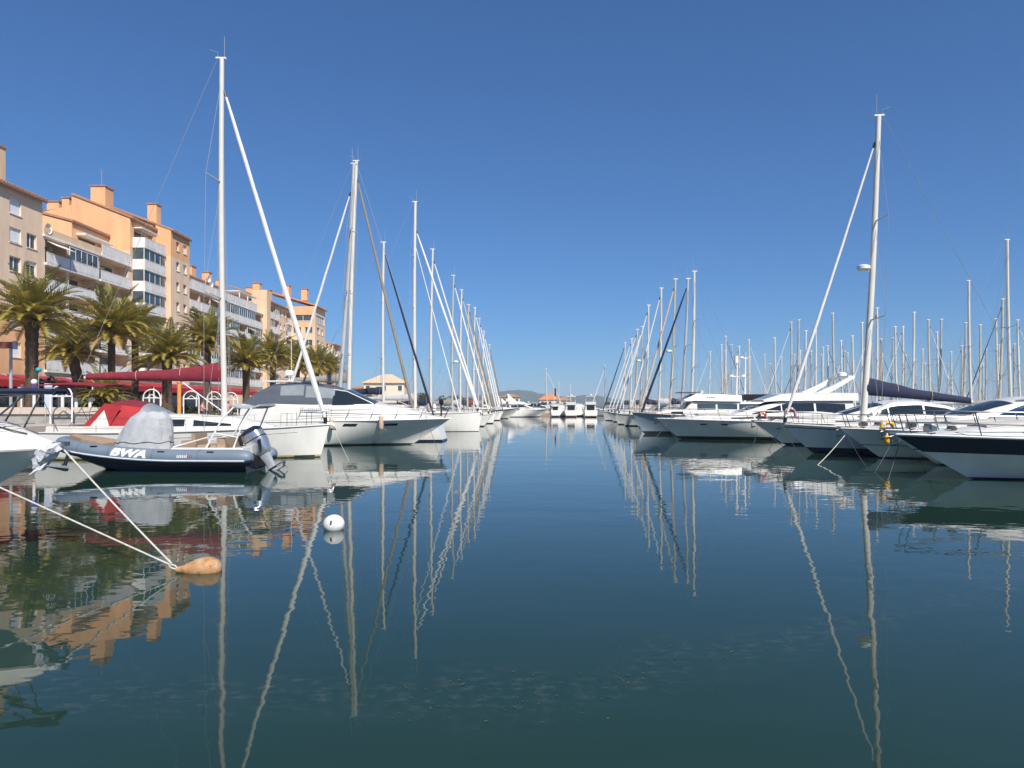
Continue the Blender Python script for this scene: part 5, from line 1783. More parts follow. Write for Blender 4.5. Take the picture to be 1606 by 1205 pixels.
fender(PX(517.5, 40.0), 40.3, .95, 1.65, label='beige fender between the sailing yacht bow and the motor yacht', r=.13)

# E..: the rest of the left row
sailboat('sailing yacht moored the other way round with its white jib leaning left', PX(437, 47.5), 47.5, L=11.0, B=3.7, bow=-1, H=18.6, mfrac=.63, cover=None, hood=M_TAUPE, mr=.14, jib_r=.10, mrake=1.1, nspread=3, detail=2, colour=M_ALUG, boomL=4.0, group='sailboats of the left row', jib_top=.89)
sailboat('sailing yacht with brown furled jib and taupe boom cover', PX(654, 52), 52, L=12.8, B=3.9, bow=1, H=20.5, mfrac=.60, cover=M_TAUPE, jib=M_SAILB, hood=M_TAUPE, mr=.16, jib_r=.12, mrake=-.6, nspread=3, detail=2, boomL=5.4, boomz=4.1, cover_h=.5, group='sailboats of the left row', bowrake=.6)
sailboat('sailing yacht with navy furled jib and navy boom cover', PX(683, 57.5), 57.5, L=11.8, B=3.7, bow=1, H=15.7, mfrac=.64, cover=M_NAVYC, jib=M_SAILN, hood=M_GREYC, mr=.12, jib_r=.10, mrake=0, nspread=2, detail=2, group='sailboats of the left row', boomz=3.3)
sailboat('big white plumb bowed sailing yacht with two white furled headsails', PX(753, 63), 63, L=14.2, B=4.2, bow=1, H=20.6, mfrac=.59, cover=M_GREYC, hood=M_SLATE, mr=.16, jib_r=.13, mrake=0, nspread=3, detail=2, inner=True, fb=1.75, fs=1.5, bowrake=.10, group='sailboats of the left row', stripe=M_WHITE, jib_top=.86, plan_pw=2.6)
LROW = [(679, 392, 756, 70, M_SAILW, M_NAVYC, 676), (711, 432, 769, 77, M_SAILW, M_TAUPE, 709), (724, 455, 774, 83, M_SAILC, M_GREYC, 722), (735, 478, 777, 89, M_SAILB, M_NAVYC, 733), (745, 483, 781, 95, M_SAILW, M_MAROON, 743),
        (752, 500, 784, 101, M_SAILW, M_NAVYC, 750), (759, 520, 787, 107, M_SAILW, M_TAUPE, 757), (768, 541, 790, 114, M_SAILB, M_NAVYC, 766)]
ords = ['first', 'second', 'third', 'fourth', 'fifth', 'sixth', 'seventh', 'eighth', 'ninth', 'tenth', 'eleventh', 'twelfth']
for i, (tx, ty, bx, Y, jb, cv_, mxp) in enumerate(LROW):
    Xb, Xm = PX(bx, Y), PX(mxp, Y)
    J = Xb - Xm
    L = max(9.5, J / .40)
    sailboat('white sailing yacht, %s one beyond the plumb bowed yacht in the left row' % ords[i], Xb, Y, L=L, B=L * .32, bow=1, H=PZ(ty, Y), mfrac=1 - J / L, cover=cv_, jib=jb, hood=[M_NAVYC, M_GREYC, M_TAUPE][i % 3], mr=.125, jib_r=.11,
             mrake=-(PX(tx, Y) - Xm), nspread=1 + (i * 5 + 1) % 3, detail=1, colour=[M_ALU, M_ALUG, M_ALU, M_ALUB][i % 4], group='sailboats of the left row', bowrake=[.3, .7, 1.0][i % 3], wire=.012, hullm=[M_WHITE, M_WHITE, M_CREAM][i % 3], radar=(7.0 if i in (1, 4) else None))
cruiser('white motor yacht with blue grey hull at the end of the left row', PX(815, 121), 121, L=11, bow=1, style='hard', hullm=M_GREYH, fb=1.9, detail=1)
# small deck clutter: two fenders and a dark outboard on the bows seen past the motor yacht
fender(PX(673, 60), 60, 1.75, 2.55, label='beige fender tied to the rail beyond the motor yacht bow', r=.17)
fender(PX(681, 60), 60.2, 1.75, 2.45, m=M_WPAINT, label='white fender tied to the rail beyond the motor yacht bow', r=.16)
t = thing('outboard_motor', 'small dark outboard motor clamped to a stern rail beyond the yacht bow', 'outboard motor', (PX(692, 59), 59, 1.45))
MB().tube([(0, 0, .95), (0, 0, 1.05), (0, 0, 1.35), (0, 0, 1.45)], [.14, .2, .2, .1], 12).build('cowl', M_BLACK, t)
MB().tube([(0, 0, 0), (0, 0, .95)], .07, 8).build('leg', M_BLACK, t)
MB().box(-.16, .02, -.02, .02, .02, .06).build('anti_ventilation_plate', M_BLACK, t)

# ------------------------------------------------------------------ right row
navy_rows = [(-.5, 0, 1), (-.2, 0, 1), (.06, 0, 0), (.12, 0, 0), (.08, .2, 0), (.04, .40, 0), (.0, .60, 2), (0, .78, 2), (0, .955, 0), (0, 1, 0)]
t1, h1 = cruiser('white motor yacht with broad navy hull band, nearest on the right', PX(1401, 22.7), 22.7, L=13.5, B=4.2, bow=-1, style='hard', fb=1.46, fs=1.30, bowrake=2.5, stripe=M_NAVYH, rows=navy_rows, detail=2, flare=1.15, railh=.72, canvas=M_NAVYC, hs=.92, railr=.022)
t2, h2 = cruiser('pale grey hulled motor yacht squeezed behind the navy banded one', PX(1390, 27.6), 27.8, L=12.5, B=3.9, bow=-1, style='hard', fb=1.42, fs=1.25, bowrake=2.2, stripe=M_NAVYH, hullm=M_GREYH, detail=2, hs=.90, flare=1.1, railr=.02, rows=[(-.5, 0, 1), (-.2, 0, 1), (.06, 0, 0), (.12, 0, 0), (.05, .40, 2), (.09, .40, 0), (.05, .6, 0), (0, .8, 0), (0, 1, 0)])
t3, h3 = cruiser('sport motor yacht with arched dark side window and yellow lifebuoy on its bow', PX(1319, 31.3), 31.5, L=12.5, B=3.9, bow=-1, style='coupe', fb=1.36, fs=1.2, bowrake=1.9, stripe=M_NAVYH, hullm=M_WHITE, detail=2, hs=.88, flare=1.0, railr=.02, rows=[(-.5, 0, 1), (-.2, 0, 1), (.06, 0, 0), (.12, 0, 0), (.05, .40, 2), (.08, .40, 0), (.05, .6, 0), (0, .8, 0), (0, 1, 0)])
lifebuoy((PX(1385, 30.5), 30.1, 1.36), M_YELLOW, 'yellow horseshoe lifebuoy on the rail of the sport yacht', r=.28, half=True)
fender(PX(1387, 29.9), 29.7, .72, 1.12, m=M_YELLOW, label='small yellow and black fender below the yellow lifebuoy', r=.12)
sailboat('sailing yacht with tall mast, navy boom cover and dark waterline', PX(1225, 35), 35, L=12.2, B=3.8, bow=-1, H=16.5, mfrac=.685, cover=M_NAVYC, cover_h=.58, boomz=2.95, boomL=4.9, drop=.42, jib=M_SAILW, jib_r=.085, hood=M_GREYC, fb=1.45, fs=1.15, bowrake=1.5, detail=2, mr=.155, mrake=.70, radar=9.0, nspread=2, rot=-.16, stripe=M_NAVYH, anti=M_NAVYH, wire=.010, jib_top=.915, hullm=M_GREYH, rows=[(-.5, 0, 1), (-.2, 0, 1), (.06, 0, 2), (.30, 0, 0), (.18, .25, 0), (.10, .48, 0), (.05, .72, 0), (.0, .88, 2), (.0, .91, 0), (0, 1, 0)])
t4, h4 = cruiser('grey hulled low motor yacht with orange lifebuoy on its bow rail', PX(1181, 42), 42, L=12.8, B=4.0, bow=-1, style='coupe', fb=1.42, fs=1.2, bowrake=1.9, detail=2, stripe=M_BOOT, hullm=M_GREYH, hs=.8)
lifebuoy((PX(1197, 40.9), 41.0, 1.62), M_ORANGE, 'orange lifebuoy on the bow rail of the low grey yacht', r=.29, half=True, rz=.4)
lifebuoy((PX(1236, 40.3), 40.0, 1.80), M_PINK, 'faded pink lifebuoy on the bow rail of the low grey yacht', r=.38, half=True, rz=.4)
# flybridge yacht whose long bow reaches far into the channel
t5, h5 = cruiser('flybridge motor yacht with long grey white bow and swept radar arch', PX(1029, 49), 49, L=14.2, B=4.3, bow=-1, style='fly', fb=1.46, fs=1.25, bowrake=1.7, detail=2, stripe=M_ANTI, hullm=M_GREYH, hs=.78, railh=.72, flare=.95, rows=rows_std(.10, .22))
for x in (9.6, 10.9):
    for sd in (-1, 1):
        MB().loft([[h5.pt(xx / 13.6, z, sd) + Vector((0, sd * o, 0)) for z, o in ((1.02, .004), (1.10, .004), (1.10, .02), (1.02, .02))] for xx in (x, x + .2, x + .4)]).build('hull_port', M_GLASS, t5, smooth=False)
# trawler with wheelhouse
LR, BR = 12.5, 4.0
XR, YR = PX(991, 57.5), 57.5
t6 = thing('trawler_yacht', 'blue grey hulled trawler yacht with white wheelhouse and dark solar panels', 'motor yacht', (XR + LR, YR, 0), pi)
h6 = Hull(LR, BR, 1.78, 1.35, 1.0, flare=1.2, e0=.15, sw=.85, pw=2.4, tr=.2, sag=.06)
h6.build(t6, [M_BLUEH, M_ANTI, M_ANTI], rows_std(.12, .24, top=((0, .86, 0),)), 26, rubm=M_TEAK)
cb = Cabin([(.8, 1.3, 1.62, 2.62, 1.50, .05), (4.2, 1.35, 1.62, 2.62, 1.50, .05), (7.9, 1.4, 1.48, 2.60, 1.30, .05), (8.45, 1.42, 1.40, 2.0, 1.22, .05), (9.7, 1.5, 1.0, 1.95, .85, .05), (10.6, 1.6, .7, 1.75, .5, .02)])
co = cb.build('wheelhouse', M_WHITE, t6, 3)
for sd in (-1, 1):
    for a, c in ((1.2, 2.6), (2.75, 4.2), (4.35, 5.9), (6.05, 7.5)):
        cb.panel('side_window', M_GSKY, co, a, c, .50, .88, sd)
    cb.panel('cabin_window', M_GLASS, co, 8.6, 9.5, .4, .75, sd)
for v0, v1 in ((-.92, -.36), (-.30, .30), (.36, .92)):
    cb.screen('windscreen', M_GLASS, co, 7.95, 8.40, v0, v1)
fl = Cabin([(4.0, 2.66, 1.66, 3.15, 1.5, .02), (5.8, 2.68, 1.66, 3.24, 1.5, .02), (7.6, 2.72, 1.55, 3.24, 1.25, .04), (8.5, 2.72, 1.35, 2.80, 1.1, .03)])
flo = fl.build('upper_helm', M_WHITE, t6)
for k in range(4):
    fl.panel('nameplate_stroke', M_BLACK, flo, 6.15 + k * .17, 6.15 + k * .17 + .13, .40, .62, 1)
for sd in (-1, 1):
    MB().box(1.7, 3.8, min(sd * 1.42, sd * 1.47), max(sd * 1.42, sd * 1.47), 2.74, 3.24).build('solar_panel', M_BLACK, t6, smooth=False)
MB().box(7.2, 8.7, -1.2, 1.2, 3.36, 3.42).build('sun_visor', M_SLATE, t6, smooth=False)
rail(h6, t6, 3.0, 12.1, .60, 6, inset=.10, detail=True, rad=.014, drop_aft=True)
for px_, top_, lab in ((1155, 568, 'shorter'), (1168, 562, 'taller')):
    rm = thing('radar_mast', '%s white instrument pole above the trawler wheelhouse' % lab, 'radar mast', (PX(px_, 57.5), 57.5, 2.5), 0, 'instrument poles')
    hh = PZ(top_, 57.5) - 2.5
    MB().tube([(0, 0, -.3), (.05, 0, hh)], [.09, .06], 8).build('pole', M_WPAINT, rm)
    if lab == 'shorter':
        MB().tube([(-.02, 0, hh - .1), (-.02, 0, hh + .5)], .17, 10).build('antenna_box', M_WPAINT, rm)
        MB().tube([(-.4, 0, hh - 1.2), (.5, 0, hh - 1.2)], .03, 6).tube([(-.45, 0, hh - 1.22), (-.45, 0, hh - 1.05)], .22, 12).tube([(.5, 0, hh - 1.22), (.5, 0, hh - 1.05)], .24, 12).build('antenna_domes', M_WPAINT, rm)
    else:
        MB().tube([(-.5, 0, hh), (.25, 0, hh)], .04, 6).tube([(-.3, 0, hh), (-.3, 0, hh + .14)], .2, 12).tube([(.1, 0, hh), (.1, 0, hh + .5)], .02, 5).build('crosstree', M_WPAINT, rm)

RROW = [(1088, 427, 1010, 61.5, None, M_NAVYC, 1083, M_WHITE), (1080, 437, 1003, 65.5, M_SAILN, M_TAUPE, 1069, M_WHITE), (1059, 438, 1000, 69.5, M_SAILC, M_NAVYC, 1050, M_WHITE), (1031, 453, 985, 74, M_SAILW, M_GREYC, 1027, M_WHITE), (1010, 479, 968, 79, M_SAILW, M_NAVYC, 1005, M_CREAM),
        (1002.5, 513, 962, 85, M_SAILW, M_TAUPE, 999, M_WHITE), (998, 517, 957, 91, M_SAILW, M_NAVYC, 994, M_WHITE), (985.5, 532, 952, 98, M_SAILW, M_GREYC, 983, M_GREYH), (973, 538, 944, 106, M_SAILN, M_NAVYC, 970, M_WHITE), (933.5, 573, 925, 150, M_SAILW, M_NAVYC, 933, M_WHITE)]
for i, (tx, ty, bx, Y, jb, cv_, mxp, hm) in enumerate(RROW):
    Xb, Xm = PX(bx, Y), PX(mxp, Y)
    J = max(3.2, Xm - Xb)
    L = max(9.5, J / .40)
    lab = 'sailing yacht without headsail right beyond the trawler yacht' if i == 0 else ('lone thin masted sailing yacht at the far end of the channel' if i == 9 else 'sailing yacht, %s one beyond the bare stayed yacht in the right row' % ords[i - 1])
    sailboat(lab, Xb, Y, L=L, B=L * .31, bow=-1, H=PZ(ty, Y), mfrac=1 - J / L, cover=cv_, jib=jb, hood=[M_NAVYC, M_TAUPE, M_GREYC][i % 3], mr=.125, jib_r=.12 if i in (1, 2) else .09, mrake=(PX(tx, Y) - Xm), nspread=1 + (i * 5 + 1) % 3, detail=1, group='sailboats of the right row', bowrake=[1.2, .9, .6][i % 3], hullm=hm, wire=.012,
             colour=[M_ALU, M_ALUG, M_ALUB, M_ALU][i % 4], radar=(7.6 if i in (2, 5) else None), fb=1.4)

# the mast forest on the pontoons behind the right row
FOREST = [(1114, 552, 13.0), (1132, 541, 13.2), (1137.5, 528, 14.0), (1147, 541, 13.5), (1175, 533, 13.5), (1215.5, 530, 13.0), (1240, 506, 14.0), (1254, 502, 14.2), (1265, 519, 12.5), (1273, 551, 10.5), (1279, 509, 13.5), (1307, 491.5, 14.2), (1318, 535, 11.5), (1325, 551, 11.0), (1338, 527, 12.2),
          (1353, 506, 13.5), (1374, 484, 14.5), (1382, 532, 11.5), (1401.5, 530, 12.0), (1405.5, 512.5, 13.0), (1417, 512.5, 13.4), (1435, 490, 14.2), (1455, 502, 13.6), (1471, 521, 12.2), (1478, 501, 13.8), (1509, 543, 11.0), (1513, 507, 13.0), (1522, 440, 15.2), (1537, 510, 13.0), (1560, 501, 13.2), (1571, 470, 14.4), (1576, 378, 16.4), (1598, 502, 13.2), (1226, 560, 12.0), (1291, 545, 13.0), (1366, 540, 13.5), (1446, 548, 12.5), (1590, 540, 12.0), (1548, 548, 12.0), (1492, 552, 12.0)]
rgf = random.Random(77)
for k in range(22):
    FOREST.append((1120 + 480 * (k + rgf.random()) / 22, rgf.uniform(540, 572), rgf.uniform(10.5, 13.5)))
FOREST.sort()
big_ord = ['1st', '2nd', '3rd'] + ['%dth' % k for k in range(4, 21)] + ['21st', '22nd', '23rd'] + ['%dth' % k for k in range(24, 31)] + ['31st', '32nd', '33rd'] + ['%dth' % k for k in range(34, 41)] + ['41st', '42nd', '43rd'] + ['%dth' % k for k in range(44, 51)] + ['51st', '52nd', '53rd'] + ['%dth' % k for k in range(54, 61)] + ['61st', '62nd', '63rd', '64th']
rg = random.Random(21)
for i, (tx, ty, H) in enumerate(FOREST):
    Y = (H - CAM_H) * FPX / (HZ - ty)
    L = H * .76
    dirn = -1 if rg.random() < .5 else 1
    mf = .60
    J = L * (1 - mf)
    rk = rg.uniform(.1, .45)
    Xm = PX(tx, Y) + dirn * rk
    colr, cn_ = [(M_ALU, 'white'), (M_ALU, 'white'), (M_ALUB, 'beige'), (M_ALU, 'white'), (M_ALUG, 'grey')][i % 5]
    if tx > 1570 and ty < 400:
        dirn = 1
    jb = {0: M_SAILW, 3: M_SAILN, 5: M_SAILB}.get(i % 6)
    sailboat('sailing yacht whose %s mast is %s from the left in the right mast forest' % (cn_, big_ord[i]), Xm + dirn * J, Y, L=L, B=L * .31, bow=dirn, H=H, mfrac=mf, cover=[M_NAVYC, M_TAUPE, M_GREYC][i % 3], jib=jb, hood=None, mr=.15, jib_r=.055, mrake=rk, nspread=1 + i % 2, detail=1,
             group='mast forest behind the right row', colour=colr, wire=.009)

# pontoons
for nm, x0, x1, y0, y1, lab in (('pontoon', 25.6, 28.0, 14, 132, 'long floating pontoon behind the right row'), ('pontoon', -2, 22, 151.0, 153, 'far pontoon closing the channel'), ('pontoon', 52, 54, 40, 130, 'second floating pontoon in the mast forest')):
    o = MB().box(x0, x1, y0, y1, -.3, .55).build(nm, M_WOOD, smooth=False)
    tag(o, lab, None, kind='structure')

# ------------------------------------------------------------------ far end of the channel
FAR = [(826, 138, 9, 'fly', .25, 'white flybridge yacht at the left of the far pontoon'), (869, 137, 6, 'hard', pi / 2 + .1, 'small white cabin boat stern on below the orange roof'), (880, 141, 7, 'coupe', pi / 2, 'white cruiser just right of the small cabin boat at the far end'),
       (897.5, 136, 8, 'fly', pi / 2 - .05, 'square sterned grey white cruiser in the middle of the far end'), (907, 143, 9, 'coupe', pi / 2 + .1, 'white cruiser behind the square sterned one'), (927, 134, 8.5, 'fly', pi / 2, 'white cruiser with dark stern opening at the right of the far end'), (852, 160, 10, 'hard', .1, 'long white yacht behind the far pontoon below the orange roof'), (808, 160, 10, 'fly', .2, 'white yacht behind the end of the left row'),
       (918, 158, 8, 'open', .3, 'low white boat behind the far pontoon right of the middle'), (842, 150, 7, 'open', pi / 2, 'low white open boat left of the small cabin boat'), (889, 161, 9, 'hard', -.1, 'white yacht behind the far pontoon in the middle')]
for px_, Y, L, sty, rz_, lab in FAR:
    rr_ = rz_
    Xc, Yc = PX(px_, Y), Y
    cruiser(lab, Xc + L * .5 * cos(rr_), Yc + L * sin(rr_) * (1 if abs(sin(rr_)) > .7 else .5), L=L, B=L * .32, bow=1, rot=rr_, style=sty, detail=1, fb=1.6, fs=1.3, hullm=M_GREYH if 'grey' in lab else M_WHITE, group='boats at the far end', anti=M_ANTI)
for i, (tx, ty, Y, lab) in enumerate(((858.5, 578, 158, 'left'), (878, 600, 175, 'middle'), (896, 604, 180, 'right'))):
    Hh = PZ(ty, Y)
    sailboat('distant sailing yacht with thin mast, %s one of three behind the far pontoon' % lab, PX(tx, Y) + 4, Y, L=9.5, B=3, bow=1, H=Hh, mfrac=.58, cover=M_NAVYC, jib=M_SAILW if i == 0 else None, hood=None, mr=.10, jib_r=.06, detail=1, group='sailboats behind the far pontoon', wire=.010)
t = thing('flag', 'dark blue flag on a pole at the far pontoon', 'flag', (PX(869, 152), 152, .55))
MB().tube([(0, 0, 0), (0, 0, 5.6)], .05, 6).build('pole', M_WPAINT, t)
MB().loft([[(.04 + .05 * k, .05 * sin(k), z) for k in range(9)] for z in (3.7, 4.6, 5.4)], close=False, caps=False).build('cloth', M_NAVYC, t)


def house(label, X, Y, wx, wy, hw, hr, wallm, roofm, base=1.3, wins=3):
    t = thing('house', label, 'house', (X, Y, base))
    MB().box(-wx / 2, wx / 2, -wy / 2, wy / 2, 0, hw).build('wall', wallm, t, smooth=False)
    o = .5
    MB().add([(-wx / 2 - o, -wy / 2 - o, hw), (wx / 2 + o, -wy / 2 - o, hw), (wx / 2 + o, wy / 2 + o, hw), (-wx / 2 - o, wy / 2 + o, hw), (-wx * .12, 0, hw + hr), (wx * .12, 0, hw + hr)],
             [(0, 1, 5, 4), (1, 2, 5), (2, 3, 4, 5), (3, 0, 4), (3, 2, 1, 0)]).build('roof', roofm, t, smooth=False)
    for k in range(wins):
        x = lerp(-wx / 2 + 1.0, wx / 2 - 1.0, k / max(1, wins - 1))
        w_ = MB().box(x - .55, x + .55, -wy / 2 - .06, -wy / 2 - .003, hw - 1.9, hw - .5).build('window', M_WPAINT, t, smooth=False)
        MB().box(x - .45, x + .45, -wy / 2 - .09, -wy / 2 - .063, hw - 1.8, hw - .6).build('pane', M_GSKY, w_, smooth=False)
    return t


tag(MB().box(-60, -6, 172.2, 420, -2, 1.25).box(-23.4, -6, 160, 172.1, -2, 1.25).build('far_quay', M_PAVE, smooth=False), 'paved quay at the far end of the left row', None, kind='structure')
house('cream house with broad tiled hip roof behind the left row', PX(607, 168), 168, 9.5, 8, 6.2, 2.2, M_CREAMW, M_TILEC)
house('low white annex beside the cream house', PX(572, 170), 170, 5, 6, 5.0, .8, M_CREAMW, M_TILE, wins=2)
house('small beige hut beyond the end of the left row', PX(801, 230), 230, 6, 6, 4.4, 1.0, M_CREAMW, M_TILE, base=.5)
house('low building with bright orange roof at the far end of the channel', PX(862, 240), 240, 7.2, 7, 3.6, 2.0, M_CREAMW, M_TILEO, base=.5)
house('low brown roofed building right of the orange roof', PX(884, 250), 250, 5, 6, 3.4, 1.2, M_STONE, M_TILE, base=.5)
tag(MB().box(-40, 60, 222, 300, -2, .5).build('far_mole', M_CONC, smooth=False), 'low mole carrying the orange roofed buildings', None, kind='structure')
mb = MB()
rings = []
for k in range(30):
    x = lerp(PX(990, 190), PX(1120, 190), k / 29)
    hh = 3.7 + .5 * sin(k * 1.7) + .3 * sin(k * .6)
    rings.append([(x, 186, -1), (x, 188.5, hh * .8), (x, 190, hh), (x, 193, hh), (x, 196, -1)])
mb.loft(rings, close=False)
o = mb.build('breakwater', M_STONE, angle=20)
tag(o, 'sandy stone breakwater seen between the right row masts', 'breakwater')
cruiser('white yacht with domes lying in front of the breakwater', PX(1022, 180), 180, L=14, B=4.4, bow=-1, style='fly', fb=2.6, fs=2.2, detail=1)


def leafy(label, X, Y, z0, rx, rz_, n, m, seed, name='tree', cat='tree', group=None, trunk=True):
    rg = random.Random(seed)
    t = thing(name, label, cat, (X, Y, z0), 0, group)
    if trunk:
        MB().tube([(0, 0, 0), (.05, 0, rz_ * .5), (0, .05, rz_ * 1.1)], [.16, .12, .06], 7).build('trunk', M_TRUNK, t)
    mb = MB()
    cl = [(rg.uniform(-.6, .6) * rx, rg.uniform(-.6, .6) * rx, rz_ * rg.uniform(.5, 1.5), rg.uniform(.35, .6)) for _ in range(9)]
    for k in range(n):
        c = rg.choice(cl)
        u = Vector((rg.gauss(0, 1), rg.gauss(0, 1), rg.gauss(0, 1))).normalized() * rg.uniform(.5, 1) ** .5
        p = Vector((c[0] + u.x * rx * c[3], c[1] + u.y * rx * c[3], c[2] + u.z * rz_ * c[3]))
        a = Vector((rg.uniform(-1, 1), rg.uniform(-1, 1), rg.uniform(-1, 1))).normalized() * .16
        b = Vector((rg.uniform(-1, 1), rg.uniform(-1, 1), rg.uniform(-1, 1))).normalized() * .11
        mb.add([p - a, p + b, p + a, p - b], [(0, 1, 2, 3)])
    mb.build('crown', m, t, smooth=False)
    return t


for i, (px_, Y, zt, rx, lab) in enumerate(((583, 160, 5.5, 3.2, 'dense bush left of the cream house'), (662, 172, 5.2, 2.6, 'dark tree just right of the cream house'), (700, 190, 4.4, 3.0, 'round bush at the left of the far hedge'), (722, 192, 4.4, 3.2, 'round bush at the right of the far hedge'), (742, 200, 4.2, 3.0, 'last small tree before the end of the left row'), (640, 176, 4.0, 2.6, 'low bush behind the cream house'))):
    leafy(lab, PX(px_, Y), Y, 1.25, rx, (zt - 1.25) / 1.6, 1500, M_BUSHD if i in (1, 4) else M_BUSH, 60 + i, group='trees beyond the left row')
for i, (px_, Y, lab) in enumerate(((68, 45.2, 'small dark leaved tree beside the big palm trunk'), (133, 45.5, 'low green shrub left of the young palm'), (186, 47.5, 'low green shrub right of the young palm'))):
    leafy(lab, PX(px_, Y), Y, QZ, .9 if i else .7, .75 if i else 1.5, 900, M_BUSH if i else M_BUSHD, 80 + i, name='shrub', cat='shrub')

# ------------------------------------------------------------------ buoys, ropes, small things on the water
t = thing('mooring_buoy', 'white round mooring buoy floating left of the channel', 'buoy', (PX(521.5, 13.4), 13.5, 0))
MB().ball((0, 0, .10), .205, .205, .185, 24, 14).build('body', M_BUOYW, t)
MB().tube([(-.01, -.2, .13), (.0, -.19, .2)], .02, 6).build('eye', M_ROPED, t)
t = thing('mooring_buoy', 'weathered orange brown teardrop buoy tied to the left ropes', 'buoy', (PX(318, 10.1), 10.1, .02), radians(12))
mb = MB()
prof = [(-.36, .03), (-.33, .045), (-.26, .06), (-.18, .10), (-.08, .145), (.04, .168), (.14, .160), (.21, .125), (.25, .07), (.262, .02)]
mb.loft([[(x, r_ * cos(a), .02 + r_ * sin(a)) for a in [2 * pi * k / 18 for k in range(18)]] for x, r_ in prof])
bm_ = bpy.data.materials.new('weathered_buoy')
bm_.use_nodes = True
nt = bm_.node_tree
bs = nt.nodes['Principled BSDF']
bs.inputs['Roughness'].default_value = .7
ge = nt.nodes.new('ShaderNodeNewGeometry')
no = nt.nodes.new('ShaderNodeTexNoise')
no.inputs['Scale'].default_value = 6
no.inputs['Detail'].default_value = 8
no.inputs['Roughness'].default_value = .7
cr = nt.nodes.new('ShaderNodeValToRGB')
cr.color_ramp.elements[0].position = .36
cr.color_ramp.elements[0].color = (.05, .025, .012, 1)
cr.color_ramp.elements[1].position = .42
cr.color_ramp.elements[1].color = (.40, .19, .07, 1)
e = cr.color_ramp.elements.new(.52)
e.color = (.46, .25, .11, 1)
e = cr.color_ramp.elements.new(.66)
e.color = (.50, .37, .27, 1)
nt.links.new(ge.outputs['Position'], no.inputs['Vector'])
nt.links.new(no.outputs['Fac'], cr.inputs['Fac'])
nt.links.new(cr.outputs['Color'], bs.inputs['Base Color'])
mb.build('body', bm_, t)
eye = t.location + Vector((-.36 * cos(radians(12)), -.36 * sin(radians(12)), .04))
MB().tube([(-.33, 0, .03), (-.37, 0, .08), (-.42, 0, .10), (-.45, 0, .08), (-.42, 0, .05), (-.36, 0, .03)], .012, 6).build('rope_eye', M_ROPE, t)
kn = eye + Vector((-.06, 0, .07))
rope('mooring_rope', 'taut white rope from the orange buoy to the left edge bow', [kn, (-7.12, 11.15, 1.68)], .014, sag=.02)
rope('mooring_rope', 'lower white rope from the orange buoy running out of the left edge', [kn + Vector((-.02, -.02, -.01)), kn.lerp(P(0, 765, 10.35), 1.0), P(-60, 731, 10.5)], .013)
# bow lines of the right row
for i, (x0, y0, Y0, x1, y1, r_, m_, lab) in enumerate(((1490, 676, 22.6, 1440, 720, .012, M_ROPED, 'dark line from the navy banded bow down to the water'), (1325, 683, 31.5, 1280, 730, .016, M_ROPE, 'pale line from the sport yacht bow down to the water'), (1226, 670, 35, 1205, 705, .012, M_ROPET, 'teal line from the tall masted yacht bow to the water'), (1400, 690, 27.5, 1370, 742, .012, M_ROPED, 'dark line from the pale grey bow down to the water'), (1185, 664, 42, 1245, 712, .012, M_ROPED, 'dark line from the flybridge yacht bow down to the water'), (1050, 660, 48.5, 1024, 690, .014, M_ROPED, 'dark line from the trawler bow down to the water'), (522, 668, 32, 548, 722, .009, M_SAILC, 'thin line from the red covered sailing yacht bow to the water'), (668, 652, 42, 690, 715, .010, M_ROPED, 'thin dark line from the open motor yacht bow to the water'))):
    a = P(x0, y0, Y0)
    Yw = CAM_H * FPX / (y1 - HZ)
    b = Vector((PX(x1, Yw), Yw, -.05))
    rope('bow_line', lab, [a, b], r_, m_, sag=.05, group='bow lines')
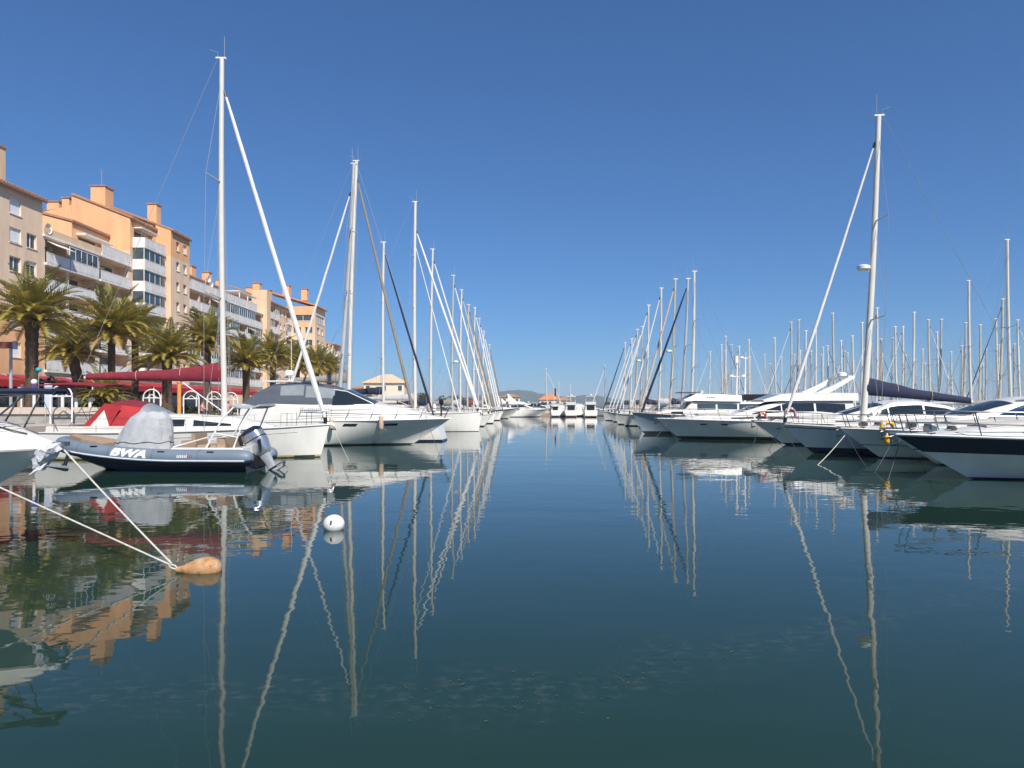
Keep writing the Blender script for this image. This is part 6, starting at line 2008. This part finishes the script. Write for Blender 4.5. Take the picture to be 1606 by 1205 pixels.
# floating bits
fb_ = MB()
rg = random.Random(31)
for k in range(150):
    u = rg.random()
    px_ = 610 + 620 * u + rg.gauss(0, 30)
    py_ = interp([0, .45, 1], [1100, 1095, 1005], u) + rg.gauss(0, 22)
    Yw = CAM_H * FPX / (py_ - HZ)
    c = Vector((PX(px_, Yw), Yw, .004 + .001 * rg.random()))
    s = abs(rg.gauss(.0, .0055)) + .002
    a = rg.uniform(0, pi)
    d, e = Vector((cos(a), sin(a), 0)) * s * rg.uniform(1, 2.6), Vector((-sin(a), cos(a), 0)) * s * .7
    q_ = [c - d, c - e * .8, c + d * .8, c + e]
    fb_.add(q_ + [p + Vector((0, 0, .002)) for p in q_], [(0, 1, 2, 3), (4, 5, 6, 7)], 1 if rg.random() < .03 else 0)
o = fb_.build('floating_debris', [mat('floating_scum', (.075, .088, .070), .6, vary=.3, scale=20), mat('floating_leaf', (.30, .14, .06), .7)], smooth=False)
tag(o, 'drifting band of small leaves and scum on the water surface', None, kind='stuff')

# extra bow lines, fenders and deck gear that clutter the right row
for i, (x0, y0, Y0, x1, y1, r_, m_, lab) in enumerate(((1412, 686, 23.6, 1392, 752, .012, M_ROPED, 'steep dark line from the tip of the navy banded bow'), (1330, 684, 31.5, 1362, 735, .012, M_ROPED, 'dark line leading right from the sport yacht bow'), (1228, 669, 35, 1262, 722, .012, M_ROPED, 'dark line leading right from the tall masted yacht bow'), (1190, 664, 42, 1180, 702, .010, M_ROPED, 'steep dark line from the low grey yacht bow'), (1040, 658, 49, 1066, 694, .012, M_ROPED, 'dark line leading right from the long flybridge bow'), (965, 655, 90, 958, 668, .014, M_ROPED, 'steep dark line among the far bows of the right row'), (950, 652, 100, 962, 666, .014, M_ROPED, 'slanting dark line among the far bows of the right row'))):
    a = P(x0, y0, Y0)
    Yw = CAM_H * FPX / (y1 - HZ)
    b = Vector((PX(x1, Yw), Yw, -.05))
    rope('bow_line', lab, [a, b], r_, m_, sag=.08, group='bow lines')

for i in range(9):
    Y = 50 + i * 6.5
    leafy('clipped green hedge shrub, %s one along the promenade counting from the big palm' % ords[i], -28.5 - .25 * (i % 3), Y, QZ, 1.3, .55, 700, M_BUSH if i % 2 else M_BUSHD, 200 + i, name='shrub', cat='shrub', group='shrubs along the promenade')

# ------------------------------------------------------------------ air
hz = MB().box(-9200, 9200, -420, 12200, -4, 80).build('haze', [], smooth=False)
hm = bpy.data.materials.new('air')
hm.use_nodes = True
nt = hm.node_tree
nt.nodes.remove(nt.nodes['Principled BSDF'])
pv = nt.nodes.new('ShaderNodeVolumePrincipled')
pv.inputs['Color'].default_value = (0.78, 0.88, 1.0, 1)
pv.inputs['Density'].default_value = 0.00024
pv.inputs['Anisotropy'].default_value = 0.0
nt.links.new(pv.outputs['Volume'], nt.nodes['Material Output'].inputs['Volume'])
hz.data.materials.append(hm)
tag(hz, 'thin pale blue sea haze over the harbour', None, kind='stuff')
